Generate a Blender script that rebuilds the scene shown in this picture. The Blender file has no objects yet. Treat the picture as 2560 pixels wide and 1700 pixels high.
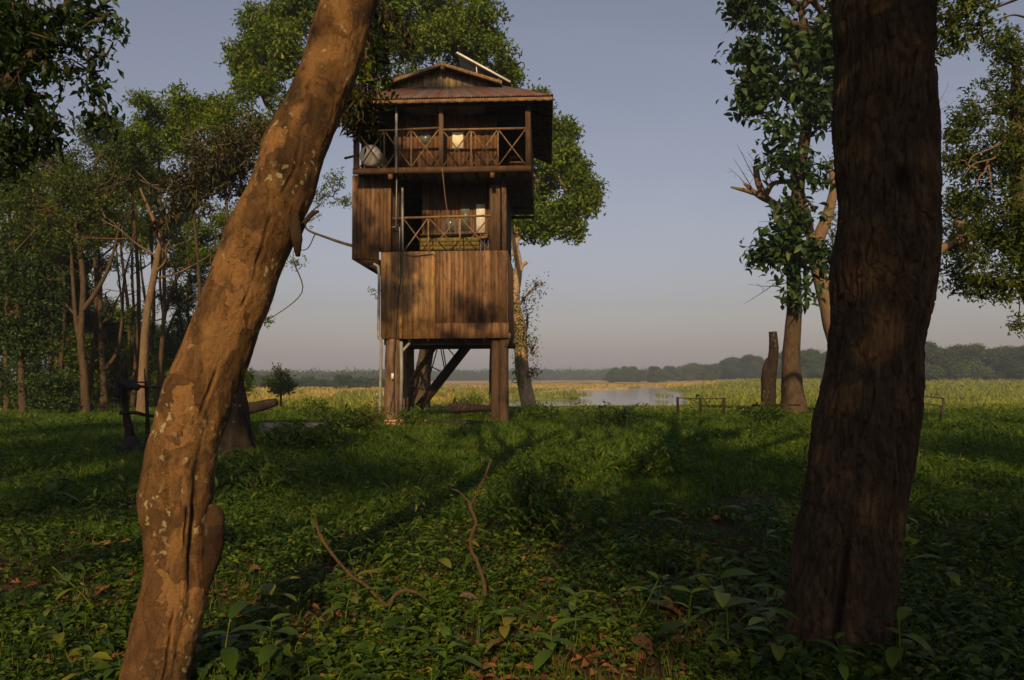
import bpy, math, random
import numpy as np
from mathutils import Vector, Matrix

S = bpy.context.scene
COL = S.collection
rng = np.random.default_rng(7)
random.seed(7)
R = math.radians

# ------------------------------------------------------------------ camera
F_PX = 1950.0                       # focal length in pixels of the 2560 px wide photograph
CAM = np.array([0.0, 0.0, 1.6])
PITCH, ROLL = math.atan(95 / F_PX), 0.0045
cam_d = bpy.data.cameras.new('camera')
cam_d.sensor_width = 36.0
cam_d.lens = 36.0 * F_PX / 2560.0
cam_d.clip_start, cam_d.clip_end = 0.05, 9000.0
cam = bpy.data.objects.new('camera', cam_d)
COL.objects.link(cam)
_U0 = np.array([0, -math.sin(PITCH), math.cos(PITCH)])
_F = np.array([0, math.cos(PITCH), math.sin(PITCH)])
_R0 = np.array([1.0, 0, 0])
_R = _R0 * math.cos(ROLL) - _U0 * math.sin(ROLL)
_U = _U0 * math.cos(ROLL) + _R0 * math.sin(ROLL)
cam.matrix_world = Matrix(((_R[0], _U[0], -_F[0], CAM[0]), (_R[1], _U[1], -_F[1], CAM[1]), (_R[2], _U[2], -_F[2], CAM[2]), (0, 0, 0, 1)))
S.camera = cam

# ------------------------------------------------------------------ light
SUN_EL, SUN_AZ = R(27), R(180 + 4)      # azimuth measured clockwise from +Y
world = bpy.data.worlds.new('World')
S.world = world
world.use_nodes = True
wn = world.node_tree
wn.nodes.clear()
sky = wn.nodes.new('ShaderNodeTexSky')
sky.sky_type = 'NISHITA'
sky.sun_disc = False
sky.sun_elevation = SUN_EL
sky.sun_rotation = SUN_AZ
sky.altitude = 100
sky.air_density = 1.45
sky.dust_density = 2.0
sky.ozone_density = 3.0
tint = wn.nodes.new('ShaderNodeMix'); tint.data_type = 'RGBA'; tint.blend_type = 'MULTIPLY'
tint.inputs[0].default_value = 1.0
tint.inputs[7].default_value = (1.0, 0.825, 0.97, 1)
bg = wn.nodes.new('ShaderNodeBackground'); bg.inputs[1].default_value = 0.084
wo = wn.nodes.new('ShaderNodeOutputWorld')
wn.links.new(sky.outputs[0], tint.inputs[6])
hs = wn.nodes.new('ShaderNodeHueSaturation'); hs.inputs['Saturation'].default_value = 0.60; hs.inputs['Value'].default_value = 1.0
tc = wn.nodes.new('ShaderNodeTexCoord'); mpn = wn.nodes.new('ShaderNodeMapping'); mpn.inputs['Scale'].default_value = (1.2, 1.2, 4.5)
nzs = wn.nodes.new('ShaderNodeTexNoise'); nzs.inputs['Scale'].default_value = 1.6; nzs.inputs['Detail'].default_value = 5; nzs.inputs['Roughness'].default_value = 0.62; nzs.inputs['Distortion'].default_value = 0.4
crs = wn.nodes.new('ShaderNodeValToRGB'); crs.color_ramp.elements[0].position = 0.3; crs.color_ramp.elements[0].color = (0.955, 0.95, 0.94, 1); crs.color_ramp.elements[1].position = 0.72; crs.color_ramp.elements[1].color = (1.03, 1.025, 1.02, 1)
thin = wn.nodes.new('ShaderNodeMix'); thin.data_type = 'RGBA'; thin.blend_type = 'MULTIPLY'; thin.inputs[0].default_value = 1.0
wn.links.new(tc.outputs['Generated'], mpn.inputs[0]); wn.links.new(mpn.outputs[0], nzs.inputs['Vector']); wn.links.new(nzs.outputs['Fac'], crs.inputs[0])
wn.links.new(tint.outputs[2], thin.inputs[6]); wn.links.new(crs.outputs[0], thin.inputs[7]); wn.links.new(thin.outputs[2], hs.inputs['Color']); wn.links.new(hs.outputs[0], bg.inputs[0])
wn.links.new(bg.outputs[0], wo.inputs[0])
sun_d = bpy.data.lights.new('sun', 'SUN')
sun_d.energy = 5.0
sun_d.angle = R(0.55)
sun_d.color = (1.0, 0.67, 0.33)
sun = bpy.data.objects.new('sun', sun_d)
COL.objects.link(sun)
_to_sun = Vector((math.sin(SUN_AZ) * math.cos(SUN_EL), math.cos(SUN_AZ) * math.cos(SUN_EL), math.sin(SUN_EL)))
sun.rotation_euler = _to_sun.to_track_quat('Z', 'Y').to_euler()
sun.location = (-10, -30, 30)

S.view_settings.view_transform = 'Standard'
S.view_settings.look = 'None'
S.view_settings.exposure = 0.0
S.view_settings.gamma = 1.0
S.render.engine = 'CYCLES'
cy = S.cycles
cy.use_denoising = True
cy.use_adaptive_sampling = True
cy.adaptive_threshold = 0.02
cy.max_bounces = 6
cy.diffuse_bounces = 3
cy.glossy_bounces = 2
cy.transmission_bounces = 4
cy.transparent_max_bounces = 6
cy.volume_bounces = 0
cy.caustics_reflective = False
cy.caustics_refractive = False

# ------------------------------------------------------------------ helpers
def ray(px, py):
    a, b = (px - 1280) / F_PX, (850 - py) / F_PX
    return _F + a * _R + b * _U

def P(px, py, d):
    """point seen at photo pixel (px, py), at depth y = d"""
    r = ray(px, py)
    return CAM + r * (d / r[1])

def sm(t):
    t = np.clip(t, 0, 1)
    return t * t * (3 - 2 * t)

def _hash(ix, iy, iz, seed):
    h = (ix * 374761393 + iy * 668265263 + iz * 2147483647 + seed * 144665) & 0xffffffff
    h = ((h ^ (h >> 13)) * 1274126177) & 0xffffffff
    h = ((h ^ (h >> 16)) * 2246822519) & 0xffffffff
    return ((h ^ (h >> 15)) & 0xffffff) / float(0xffffff)

def vnoise(p, seed=0):
    p = np.asarray(p, float)
    i = np.floor(p).astype(np.int64)
    f = p - i
    f = f * f * (3 - 2 * f)
    out = 0
    for dx in (0, 1):
        for dy in (0, 1):
            for dz in (0, 1):
                w = (f[..., 0] if dx else 1 - f[..., 0]) * (f[..., 1] if dy else 1 - f[..., 1]) * (f[..., 2] if dz else 1 - f[..., 2])
                out = out + w * _hash(i[..., 0] + dx, i[..., 1] + dy, i[..., 2] + dz, seed)
    return out

def fbm(p, octv=4, seed=0):
    p = np.asarray(p, float)
    o, a, s = 0, 1.0, 0
    for k in range(octv):
        o = o + a * vnoise(p * 2 ** k, seed + k * 17)
        s += a
        a *= 0.5
    return o / s                    # 0..1, mean .5

def n2(x, y, sc, seed=0, octv=3):
    x = np.asarray(x, float); y = np.asarray(y, float)
    return fbm(np.stack([x / sc, y / sc, np.zeros_like(x) + 0.37], -1), octv, seed)

def gz(x, y):
    """height of the ground"""
    x = np.asarray(x, float); y = np.asarray(y, float)
    az = x / np.maximum(np.abs(y), 1.0)
    rise = 0.24 * sm((y - 7) / 15)
    wood = sm((-az - 0.36) / 0.10)
    drop = (0.22 * sm((y - 25) / 14) + 1.62 * sm((y - 40) / 20)) * (1 - wood * 0.98)
    right = 2.0 * sm((y - 90) / 230) * sm((az - 0.17) / 0.16)
    far = 0.6 * sm((y - 260) / 400)
    z = rise - drop + right + far
    z = z + (n2(x, y, 2.4, 3) - 0.5) * 0.16 * sm(1 - (y - 40) / 40) * sm(np.abs(y) / 3) + (n2(x, y, 19, 5) - 0.5) * 0.5 * sm((y - 55) / 60)
    return z

def gp(px, d, dz=0.0):
    """ground point at depth d under photo column px (column taken at the ground)"""
    x = (px - 1280) / F_PX * d
    for _ in range(3):
        z = float(gz(x, d))
        p = P(px, 945 + (1.6 - z) * F_PX / d, d)
        x = p[0]
    return np.array([x, d, float(gz(x, d)) + dz])

class MB:
    """collects faces and links them as one mesh object"""
    def __init__(self):
        self.v, self.q, self.t, self.qr, self.tr, self.n = [], [], [], [], [], 0
    def add(self, v, q=None, t=None, rnd=None):
        v = np.asarray(v, float).reshape(-1, 3)
        self.v.append(v)
        r = random.random() if rnd is None else rnd
        if q is not None and len(q):
            q = np.asarray(q, np.int64).reshape(-1, 4)
            self.q.append(q + self.n); self.qr.append(np.broadcast_to(np.asarray(r, float), (len(q),)))
        if t is not None and len(t):
            t = np.asarray(t, np.int64).reshape(-1, 3)
            rr = np.asarray(r, float)
            if rr.ndim and len(rr) != len(t): rr = rr[:len(t)]
            self.t.append(t + self.n); self.tr.append(np.broadcast_to(rr, (len(t),)))
        self.n += len(v)
    def box(self, u0, u1, v0, v1, z0, z1, rnd=None):
        v = [(u0, v0, z0), (u1, v0, z0), (u1, v1, z0), (u0, v1, z0), (u0, v0, z1), (u1, v0, z1), (u1, v1, z1), (u0, v1, z1)]
        self.add(v, [(0, 3, 2, 1), (4, 5, 6, 7), (0, 1, 5, 4), (1, 2, 6, 5), (2, 3, 7, 6), (3, 0, 4, 7)], rnd=rnd)
    def bar(self, a, b, w, h=None, side=(0, 1, 0), rnd=None):
        """rectangular bar from a to b; w across, h along `side`"""
        a, b = np.asarray(a, float), np.asarray(b, float)
        h = w if h is None else h
        d = b - a; d = d / np.linalg.norm(d)
        s = np.asarray(side, float); s = s - d * s.dot(d); s = s / np.linalg.norm(s)
        c = np.cross(d, s)
        v = []
        for p in (a, b):
            for i, j in ((-1, -1), (1, -1), (1, 1), (-1, 1)):
                v.append(p + c * i * w / 2 + s * j * h / 2)
        self.add(v, [(0, 1, 2, 3), (7, 6, 5, 4), (0, 4, 5, 1), (1, 5, 6, 2), (2, 6, 7, 3), (3, 7, 4, 0)], rnd=rnd)
    def tube(self, pts, rad, n=8, res=None, rough=0.0, seed=0, rnd=None, cap=True):
        pts = np.asarray(pts, float)
        rad = np.broadcast_to(np.asarray(rad, float), (len(pts),))
        if res:
            pts, rad = spline(pts, rad, res)
        fr = frames(pts)
        m = len(pts)
        a = np.linspace(0, 2 * np.pi, n, endpoint=False)
        ca, sa = np.cos(a), np.sin(a)
        v = pts[:, None, :] + (fr[:, None, 0, :] * ca[None, :, None] + fr[:, None, 1, :] * sa[None, :, None]) * rad[:, None, None]
        if rough:
            nz = fbm(v / (np.mean(rad) * 2.2 + 1e-6), 3, seed) - 0.5
            v = pts[:, None, :] + (v - pts[:, None, :]) * (1 + rough * 2 * nz[..., None])
        v = v.reshape(-1, 3)
        i = np.arange(m - 1)[:, None] * n; j = np.arange(n)[None, :]; k = (j + 1) % n
        q = np.stack([i + j, i + k, i + n + k, i + n + j], -1).reshape(-1, 4)
        t = None
        if cap:
            v = np.vstack([v, pts[:1], pts[-1:]])
            c0, c1 = m * n, m * n + 1
            jj = np.arange(n); kk = (jj + 1) % n
            t = np.vstack([np.stack([kk, jj, jj * 0 + c0], -1), np.stack([jj + (m - 1) * n, kk + (m - 1) * n, jj * 0 + c1], -1)])
        self.add(v, q, t, rnd=rnd)
    def build(self, name, mat, parent=None, smooth=False):
        v = np.vstack(self.v)
        q = np.vstack(self.q) if self.q else np.zeros((0, 4), np.int64)
        t = np.vstack(self.t) if self.t else np.zeros((0, 3), np.int64)
        me = bpy.data.meshes.new(name)
        me.vertices.add(len(v)); me.vertices.foreach_set('co', v.astype(np.float32).ravel())
        loops = np.concatenate([q.ravel(), t.ravel()])
        me.loops.add(len(loops)); me.loops.foreach_set('vertex_index', loops.astype(np.int32))
        starts = np.concatenate([np.arange(len(q)) * 4, len(q) * 4 + np.arange(len(t)) * 3])
        me.polygons.add(len(starts))
        me.polygons.foreach_set('loop_start', starts.astype(np.int32))
        me.update(calc_edges=True)
        r = np.concatenate([np.concatenate(self.qr) if self.qr else [], np.concatenate(self.tr) if self.tr else []])
        at = me.attributes.new('rnd', 'FLOAT', 'FACE'); at.data.foreach_set('value', r.astype(np.float32))
        if smooth:
            me.polygons.foreach_set('use_smooth', np.ones(len(starts), bool))
        me.materials.append(mat)
        me.validate()
        o = bpy.data.objects.new(name, me)
        COL.objects.link(o)
        if parent: o.parent = parent
        return o

def spline(pts, rad, res):
    m = len(pts)
    ext = np.vstack([2 * pts[0] - pts[1], pts, 2 * pts[-1] - pts[-2]])
    er = np.concatenate([[rad[0]], rad, [rad[-1]]])
    op, orr = [], []
    for i in range(m - 1):
        for k in range(res):
            t = k / res
            w = np.array([-t**3 + 2*t*t - t, 3*t**3 - 5*t*t + 2, -3*t**3 + 4*t*t + t, t**3 - t*t]) / 2
            op.append(w @ ext[i:i + 4]); orr.append(max(1e-4, er[i + 1] * (1 - t) + er[i + 2] * t))
    op.append(pts[-1]); orr.append(rad[-1])
    return np.array(op), np.array(orr)

def frames(pts):
    d = np.gradient(pts, axis=0)
    d /= np.linalg.norm(d, axis=1)[:, None] + 1e-12
    out = np.zeros((len(pts), 2, 3))
    ref = np.array([1.0, 0, 0]) if abs(d[0][0]) < 0.9 else np.array([0, 1.0, 0])
    for i in range(len(pts)):
        ref = ref - d[i] * ref.dot(d[i]); ref /= np.linalg.norm(ref) + 1e-12
        out[i, 0] = ref; out[i, 1] = np.cross(d[i], ref)
    return out

def nrm(v):
    return v / (np.linalg.norm(v, axis=-1, keepdims=True) + 1e-9)

def leaves(mb, base, d, up, L, W, seg=1, droop=0.25, fold=0.18, rnd=None):
    """adds one leaf per row: seg=1 a folded diamond, more = a curved blade with a midrib"""
    N = len(base)
    if N == 0: return
    d = nrm(d); s = nrm(np.cross(d, up)); n = np.cross(s, d)
    L = np.broadcast_to(np.asarray(L, float), (N,))[:, None]; W = np.broadcast_to(np.asarray(W, float), (N,))[:, None]
    r = rng.random(N) if rnd is None else rnd
    if seg == 1:
        m = base + d * L * 0.45
        tip = base + d * L - n * L * droop
        v = np.stack([base, m - s * W / 2 + n * W * fold, tip, m + s * W / 2 + n * W * fold], 1).reshape(-1, 3)
        i = np.arange(N)[:, None] * 4
        t = np.concatenate([i + [0, 1, 2], i + [0, 2, 3]], 1).reshape(-1, 3)
        mb.add(v, None, t, rnd=np.repeat(r, 2))
        return
    st = np.linspace(0, 1, seg + 1)
    vs = []
    for t in st:
        w = W * (math.sin(math.pi * min(1, t * 0.93 + 0.03)) ** 0.8) * 0.5
        if t == 1: w = W * 0.01
        c = base + d * L * t - n * L * droop * t * t * 1.5
        vs += [c - s * w + n * w * fold * 2, c, c + s * w + n * w * fold * 2]
    v = np.stack(vs, 1).reshape(-1, 3)
    K = 3 * (seg + 1)
    i = np.arange(N)[:, None] * K
    qs = []
    for k in range(seg):
        a = 3 * k
        qs += [i + [a, a + 1, a + 4, a + 3], i + [a + 1, a + 2, a + 5, a + 4]]
    q = np.concatenate(qs, 1).reshape(-1, 4)
    mb.add(v, q, rnd=np.repeat(r, 2 * seg))

def blades(mb, base, h, w, lean, rnd=None):
    """bent grass blades"""
    N = len(base)
    a = rng.random(N) * 2 * np.pi
    s = np.stack([np.cos(a), np.sin(a), 0 * a], 1)
    b = rng.random(N) * 2 * np.pi
    l = np.stack([np.cos(b), np.sin(b), 0 * b], 1) * (lean * h)[:, None]
    z = np.array([0, 0, 1.0])
    h = h[:, None]; w = w[:, None]
    m = base + z * h * 0.6 + l * 0.3
    tip = base + z * h * (1 - 0.25 * np.linalg.norm(l, axis=1)[:, None] / h) + l
    v = np.stack([base - s * w / 2, base + s * w / 2, m + s * w * 0.4, m - s * w * 0.4, tip], 1).reshape(-1, 3)
    i = np.arange(N)[:, None] * 5
    r = rng.random(N) if rnd is None else rnd
    mb.add(v, i + [0, 1, 2, 3], i + [3, 2, 4], rnd=r)

def tag(o, label=None, cat=None, group=None, kind=None):
    if label: o['label'] = label
    if cat: o['category'] = cat
    if group: o['group'] = group
    if kind: o['kind'] = kind
    return o

def empty(name, loc=(0, 0, 0), rz=0.0):
    o = bpy.data.objects.new(name, None)
    o.location = Vector([float(c) for c in loc]); o.rotation_euler = (0, 0, rz); o.empty_display_size = 0.3
    COL.objects.link(o)
    return o

class Off:
    """an MB whose world-space points are stored relative to a thing's base"""

def local(o, parent):
    """mesh made in world space -> child of a translated parent, staying in place"""
    o.parent = parent
    loc = np.array(parent.location)
    me = o.data
    c = np.zeros(len(me.vertices) * 3, np.float32); me.vertices.foreach_get('co', c)
    c = c.reshape(-1, 3) - loc.astype(np.float32)
    me.vertices.foreach_set('co', c.ravel()); me.update()
    return o

def copy_tree(o, parent=None):
    c = o.copy(); COL.objects.link(c)
    if parent: c.parent = parent
    for ch in [x for x in bpy.data.objects if x.parent == o]:
        copy_tree(ch, c)
    return c
# ------------------------------------------------------------------ materials
class NT:
    def __init__(self, name):
        self.m = bpy.data.materials.new(name); self.m.use_nodes = True
        self.t = self.m.node_tree; self.t.nodes.clear()
        self.out = self.n('ShaderNodeOutputMaterial')
    def n(self, typ, **kw):
        o = self.t.nodes.new(typ)
        for k, v in kw.items(): setattr(o, k, v)
        return o
    def l(self, a, b): self.t.links.new(a, b)
    def coord(self, scale=(1, 1, 1), rot=(0, 0, 0)):
        c = self.n('ShaderNodeTexCoord'); m = self.n('ShaderNodeMapping')
        m.inputs['Scale'].default_value = scale; m.inputs['Rotation'].default_value = rot
        self.l(c.outputs['Object'], m.inputs[0]); return m.outputs[0]
    def noise(self, vec, scale, detail=5, rough=0.6, dist=0.0):
        o = self.n('ShaderNodeTexNoise'); self.l(vec, o.inputs['Vector'])
        o.inputs['Scale'].default_value = scale; o.inputs['Detail'].default_value = detail
        o.inputs['Roughness'].default_value = rough; o.inputs['Distortion'].default_value = dist
        return o.outputs['Fac']
    def vor(self, vec, scale, feature='F1', rnd=1.0):
        o = self.n('ShaderNodeTexVoronoi', feature=feature); self.l(vec, o.inputs['Vector'])
        o.inputs['Scale'].default_value = scale; o.inputs['Randomness'].default_value = rnd
        return o.outputs['Distance']
    def ramp(self, fac, stops, interp='LINEAR'):
        o = self.n('ShaderNodeValToRGB'); e = o.color_ramp.elements; o.color_ramp.interpolation = interp
        while len(e) < len(stops): e.new(0.5)
        for i, (p, c) in enumerate(stops):
            e[i].position = p
            e[i].color = (c, c, c, 1) if isinstance(c, (int, float)) else (*c, 1)
        self.l(fac, o.inputs[0]); return o.outputs[0]
    def mix(self, fac, a, b, mode='MIX'):
        o = self.n('ShaderNodeMix', data_type='RGBA', blend_type=mode)
        for v, s in ((fac, 0), (a, 6), (b, 7)):
            if isinstance(v, (int, float)): o.inputs[s].default_value = v if s == 0 else (v, v, v, 1)
            elif isinstance(v, tuple): o.inputs[s].default_value = (*v, 1)
            else: self.l(v, o.inputs[s])
        return o.outputs[2]
    def math(self, op, a, b=0.0):
        o = self.n('ShaderNodeMath', operation=op)
        for v, s in ((a, 0), (b, 1)):
            if isinstance(v, (int, float)): o.inputs[s].default_value = v
            else: self.l(v, o.inputs[s])
        return o.outputs[0]
    def attr(self, name='rnd', out='Fac'):
        o = self.n('ShaderNodeAttribute'); o.attribute_name = name; return o.outputs[out]
    def pbsdf(self, col, rough=0.8, bump=None, bstr=0.4, bdist=0.02, metal=0.0, spec=0.3):
        p = self.n('ShaderNodeBsdfPrincipled')
        for v, s in ((col, 'Base Color'), (rough, 'Roughness')):
            if isinstance(v, (int, float)): p.inputs[s].default_value = v
            elif isinstance(v, tuple): p.inputs[s].default_value = (*v, 1)
            else: self.l(v, p.inputs[s])
        p.inputs['Metallic'].default_value = metal
        p.inputs['Specular IOR Level'].default_value = spec
        if bump is not None:
            b = self.n('ShaderNodeBump'); b.inputs['Strength'].default_value = bstr; b.inputs['Distance'].default_value = bdist
            self.l(bump, b.inputs['Height']); self.l(b.outputs[0], p.inputs['Normal'])
        return p
    def done(self, sh):
        self.l(sh.outputs[0], self.out.inputs['Surface']); return self.m

def mat_leaf(name, stops, trans=0.35, tcol=None, rough=0.5, spec=0.25, vary=False):
    k = NT(name)
    c = k.ramp(k.attr(), stops)
    nz = k.noise(k.coord(), 1.3, 2)
    c = k.mix(k.ramp(nz, [(0.3, 0.0), (0.7, 0.5)]), c, (1.25, 1.15, 0.7), 'MULTIPLY')
    if vary:
        oi = k.n('ShaderNodeObjectInfo'); c = k.mix(1.0, c, k.ramp(oi.outputs['Random'], [(0, (0.55, 0.62, 0.7)), (0.4, (0.9, 0.95, 0.9)), (0.75, (1.2, 1.2, 0.95)), (1, (1.9, 1.5, 0.9))]), 'MULTIPLY')
    p = k.pbsdf(c, rough, spec=spec)
    t = k.n('ShaderNodeBsdfTranslucent')
    k.l(k.mix(1.0, c, tcol or (1.5, 1.7, 0.5), 'MULTIPLY'), t.inputs[0])
    m = k.n('ShaderNodeMixShader'); m.inputs[0].default_value = trans
    k.l(p.outputs[0], m.inputs[1]); k.l(t.outputs[0], m.inputs[2])
    return k.done(m)

def mat_wood(name, dark, lite, sc=1.0, grey=None, vert=True, seam=False):
    k = NT(name)
    r = k.attr()
    g = k.coord((14 * sc, 14 * sc, 0.9 * sc) if vert else (0.9 * sc, 14 * sc, 14 * sc))
    off = k.n('ShaderNodeVectorMath', operation='ADD')
    cmb = k.n('ShaderNodeCombineXYZ'); k.l(k.math('MULTIPLY', r, 37.0), cmb.inputs[0]); k.l(k.math('MULTIPLY', r, 11.0), cmb.inputs[2])
    k.l(g, off.inputs[0]); k.l(cmb.outputs[0], off.inputs[1])
    st = k.noise(off.outputs[0], 1.0, 6, 0.7, 0.3)
    c = k.ramp(st, [(0.30, dark), (0.52, tuple((a + b) / 2 for a, b in zip(dark, lite))), (0.72, lite)])
    v = k.ramp(r, [(0, 0.55), (0.35, 0.9), (0.75, 1.08), (1, 1.4)])
    c = k.mix(1.0, c, v, 'MULTIPLY')
    big = k.noise(k.coord((1, 1, 0.6)), 0.9, 5, 0.65)
    if grey: c = k.mix(k.ramp(big, [(0.45, 0.0), (0.62, 0.7)]), c, grey)
    stain = k.noise(k.coord((5, 5, 1.6)), 1.0, 6, 0.8)
    c = k.mix(k.ramp(stain, [(0.36, 0.75), (0.52, 0.0)]), c, tuple(a * 0.35 for a in dark))
    h = k.math('ADD', st, k.math('MULTIPLY', k.noise(off.outputs[0], 4.0, 4, 0.7), 0.5))
    return k.done(k.pbsdf(c, 0.85, h, 0.5, 0.012, spec=0.15))

def mat_bark(name, dark, lite, patch=None, scale=4.0, stretch=0.35, moss=None, lichen=0.0, bs=0.7, crack=None, flake=0):
    k = NT(name)
    v = k.coord((1, 1, stretch))
    a = k.noise(v, scale * 2.2, 8, 0.7, 0.4)
    c = k.ramp(a, [(0.28, dark), (0.5, tuple((x + y) / 2 for x, y in zip(dark, lite))), (0.7, lite)])
    b = k.noise(k.coord((1, 1, 0.6)), scale * 0.55, 5, 0.6, 0.8)
    if flake:
        wv = k.n('ShaderNodeVectorMath', operation='ADD'); nz = k.n('ShaderNodeTexNoise'); nz.inputs['Scale'].default_value = 7; nz.inputs['Detail'].default_value = 4; k.l(k.coord(), nz.inputs['Vector'])
        sc = k.n('ShaderNodeVectorMath', operation='SCALE'); sc.inputs['Scale'].default_value = 0.22; k.l(nz.outputs['Color'], sc.inputs[0])
        k.l(k.coord((1, 1, .6)), wv.inputs[0]); k.l(sc.outputs[0], wv.inputs[1])
        vc = k.n('ShaderNodeTexVoronoi'); vc.inputs['Scale'].default_value = flake; k.l(wv.outputs[0], vc.inputs['Vector'])
        sp = k.n('ShaderNodeSeparateColor'); k.l(vc.outputs['Color'], sp.inputs[0])
        c = k.mix(k.ramp(sp.outputs[0], [(0.0, 0.75), (0.45, 0.0)]), c, tuple(x * 1.1 for x in dark)); c = k.mix(k.ramp(sp.outputs[1], [(0.72, 0.0), (0.80, 0.6)], ), c, tuple(min(1, x * 1.55) for x in lite))
        ed = k.vor(wv.outputs[0], flake, 'DISTANCE_TO_EDGE'); c = k.mix(k.ramp(ed, [(0.0, 0.7), (0.035, 0.0)]), c, tuple(x * .6 for x in dark))
    if patch: c = k.mix(k.ramp(b, [(0.5, 0.0), (0.56, 0.85)]), c, patch)
    if moss: c = k.mix(k.ramp(k.noise(k.coord((1, 1, 0.5)), scale * 0.8, 6, 0.75), [(0.52, 0.0), (0.64, 0.85)]), c, moss)
    if lichen:
        w = k.n('ShaderNodeVectorMath', operation='ADD')
        nz = k.n('ShaderNodeTexNoise'); nz.inputs['Scale'].default_value = scale * 4; k.l(k.coord(), nz.inputs['Vector'])
        sc = k.n('ShaderNodeVectorMath', operation='SCALE'); sc.inputs['Scale'].default_value = 0.09; k.l(nz.outputs['Color'], sc.inputs[0])
        k.l(k.coord((1, 1, 0.8)), w.inputs[0]); k.l(sc.outputs[0], w.inputs[1])
        d = k.vor(w.outputs[0], scale * 3.4)
        cl = k.noise(k.coord(), scale * 0.5, 2)
        m = k.math('MULTIPLY', k.ramp(d, [(0.20, 1.0), (0.27, 0.0)]), k.ramp(cl, [(0.48, 0.0), (0.56, lichen)]))
        c = k.mix(m, c, (0.34, 0.30, 0.17))
    fine = k.noise(v, scale * 9, 8, 0.8); vf = k.noise(k.coord(), scale * 30, 4, 0.8)
    c = k.mix(1.0, c, k.ramp(vf, [(0.3, 0.68), (0.7, 1.3)]), 'MULTIPLY')
    h = k.math('ADD', k.math('MULTIPLY', a, 1.0), k.math('MULTIPLY', fine, 0.45))
    c = k.mix(k.ramp(fine, [(0.3, 0.45), (0.5, 0.0)]), c, tuple(x * 0.5 for x in dark))
    if crack: c = k.mix(k.ramp(k.attr(), [(0.0, 0.0), (1.0, 0.92)]), c, crack)  # dark bark fissures, with recess shade put into the colour by depth
    return k.done(k.pbsdf(c, 0.92, h, bs, 0.03, spec=0.12))

def mat_plain(name, col, rough=0.7, metal=0.0, var=0.25, scale=6.0, spec=0.3):
    k = NT(name)
    nz = k.noise(k.coord(), scale, 5, 0.65)
    c = k.mix(k.ramp(nz, [(0.3, 0.0), (0.7, 1.0)]), tuple(x * (1 - var) for x in col), tuple(min(1, x * (1 + var)) for x in col))
    return k.done(k.pbsdf(c, rough, nz, 0.2, 0.005, metal=metal, spec=spec))

M = {}
M['leaf_main'] = mat_leaf('leaf_main', [(0, (0.032, 0.06, 0.006)), (0.5, (0.085, 0.14, 0.010)), (0.9, (0.17, 0.23, 0.018)), (1, (0.23, 0.24, 0.03))])
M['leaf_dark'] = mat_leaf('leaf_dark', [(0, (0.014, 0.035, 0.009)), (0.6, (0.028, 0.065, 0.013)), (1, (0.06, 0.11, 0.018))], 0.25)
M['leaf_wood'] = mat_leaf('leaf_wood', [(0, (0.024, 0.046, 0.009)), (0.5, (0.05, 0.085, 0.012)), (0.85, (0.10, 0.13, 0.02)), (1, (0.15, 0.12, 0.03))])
M['leaf_big'] = mat_leaf('leaf_big', [(0, (0.012, 0.030, 0.012)), (0.6, (0.024, 0.058, 0.016)), (1, (0.06, 0.10, 0.022))], 0.2)
M['leaf_dry'] = mat_leaf('leaf_dry', [(0, (0.016, 0.022, 0.006)), (0.5, (0.038, 0.040, 0.010)), (1, (0.09, 0.070, 0.020))], 0.2, (1.2, 1.1, 0.5))
M['leaf_red'] = mat_leaf('leaf_red', [(0, (0.06, 0.02, 0.012)), (0.4, (0.15, 0.045, 0.018)), (0.6, (0.05, 0.075, 0.015)), (1, (0.07, 0.10, 0.02))], 0.3, (1.5, 1.0, 0.5))
M['far'] = mat_leaf('far_leaf', [(0, (0.014, 0.040, 0.018)), (0.6, (0.032, 0.070, 0.026)), (1, (0.08, 0.11, 0.03))], 0.15, vary=True)
M['grass'] = mat_leaf('grass', [(0, (0.017, 0.044, 0.004)), (0.45, (0.044, 0.096, 0.007)), (0.85, (0.11, 0.17, 0.012)), (1, (0.24, 0.21, 0.05))], 0.3)
M['herb'] = mat_leaf('herb', [(0, (0.013, 0.034, 0.004)), (0.45, (0.034, 0.076, 0.007)), (0.8, (0.080, 0.128, 0.010)), (1, (0.17, 0.155, 0.018))], 0.3)
M['seedling'] = mat_leaf('seedling', [(0, (0.05, 0.10, 0.015)), (0.6, (0.085, 0.15, 0.022)), (1, (0.15, 0.17, 0.03))], 0.35)
M['meadow'] = mat_leaf('meadow', [(0, (0.10, 0.14, 0.018)), (0.45, (0.22, 0.25, 0.034)), (0.7, (0.36, 0.28, 0.07)), (1, (0.50, 0.33, 0.12))], 0.3, (1.2, 1.2, 0.6))
M['litter'] = mat_leaf('litter', [(0, (0.06, 0.030, 0.016)), (0.5, (0.12, 0.055, 0.026)), (1, (0.26, 0.12, 0.05))], 0.1, (1.2, 1.0, 0.6), 0.8)
M['twig'] = mat_bark('twig', (0.035, 0.026, 0.016), (0.13, 0.088, 0.045), scale=14)
M['bark'] = mat_bark('bark', (0.035, 0.027, 0.017), (0.105, 0.074, 0.044), scale=5)
M['bark_pale'] = mat_bark('bark_pale', (0.08, 0.056, 0.034), (0.23, 0.16, 0.09), scale=5, patch=(0.15, 0.10, 0.065))
M['bark_white'] = mat_bark('bark_white', (0.20, 0.145, 0.09), (0.44, 0.33, 0.20), scale=2.2, patch=(0.26, 0.18, 0.11))
M['bark_lean'] = mat_bark('bark_lean', (0.060, 0.034, 0.016), (0.20, 0.110, 0.042), patch=(0.22, 0.125, 0.048), scale=5, stretch=0.75, moss=(0.034, 0.027, 0.016), lichen=1.0, bs=1.0, crack=(0.022, 0.014, 0.010), flake=9)
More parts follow.
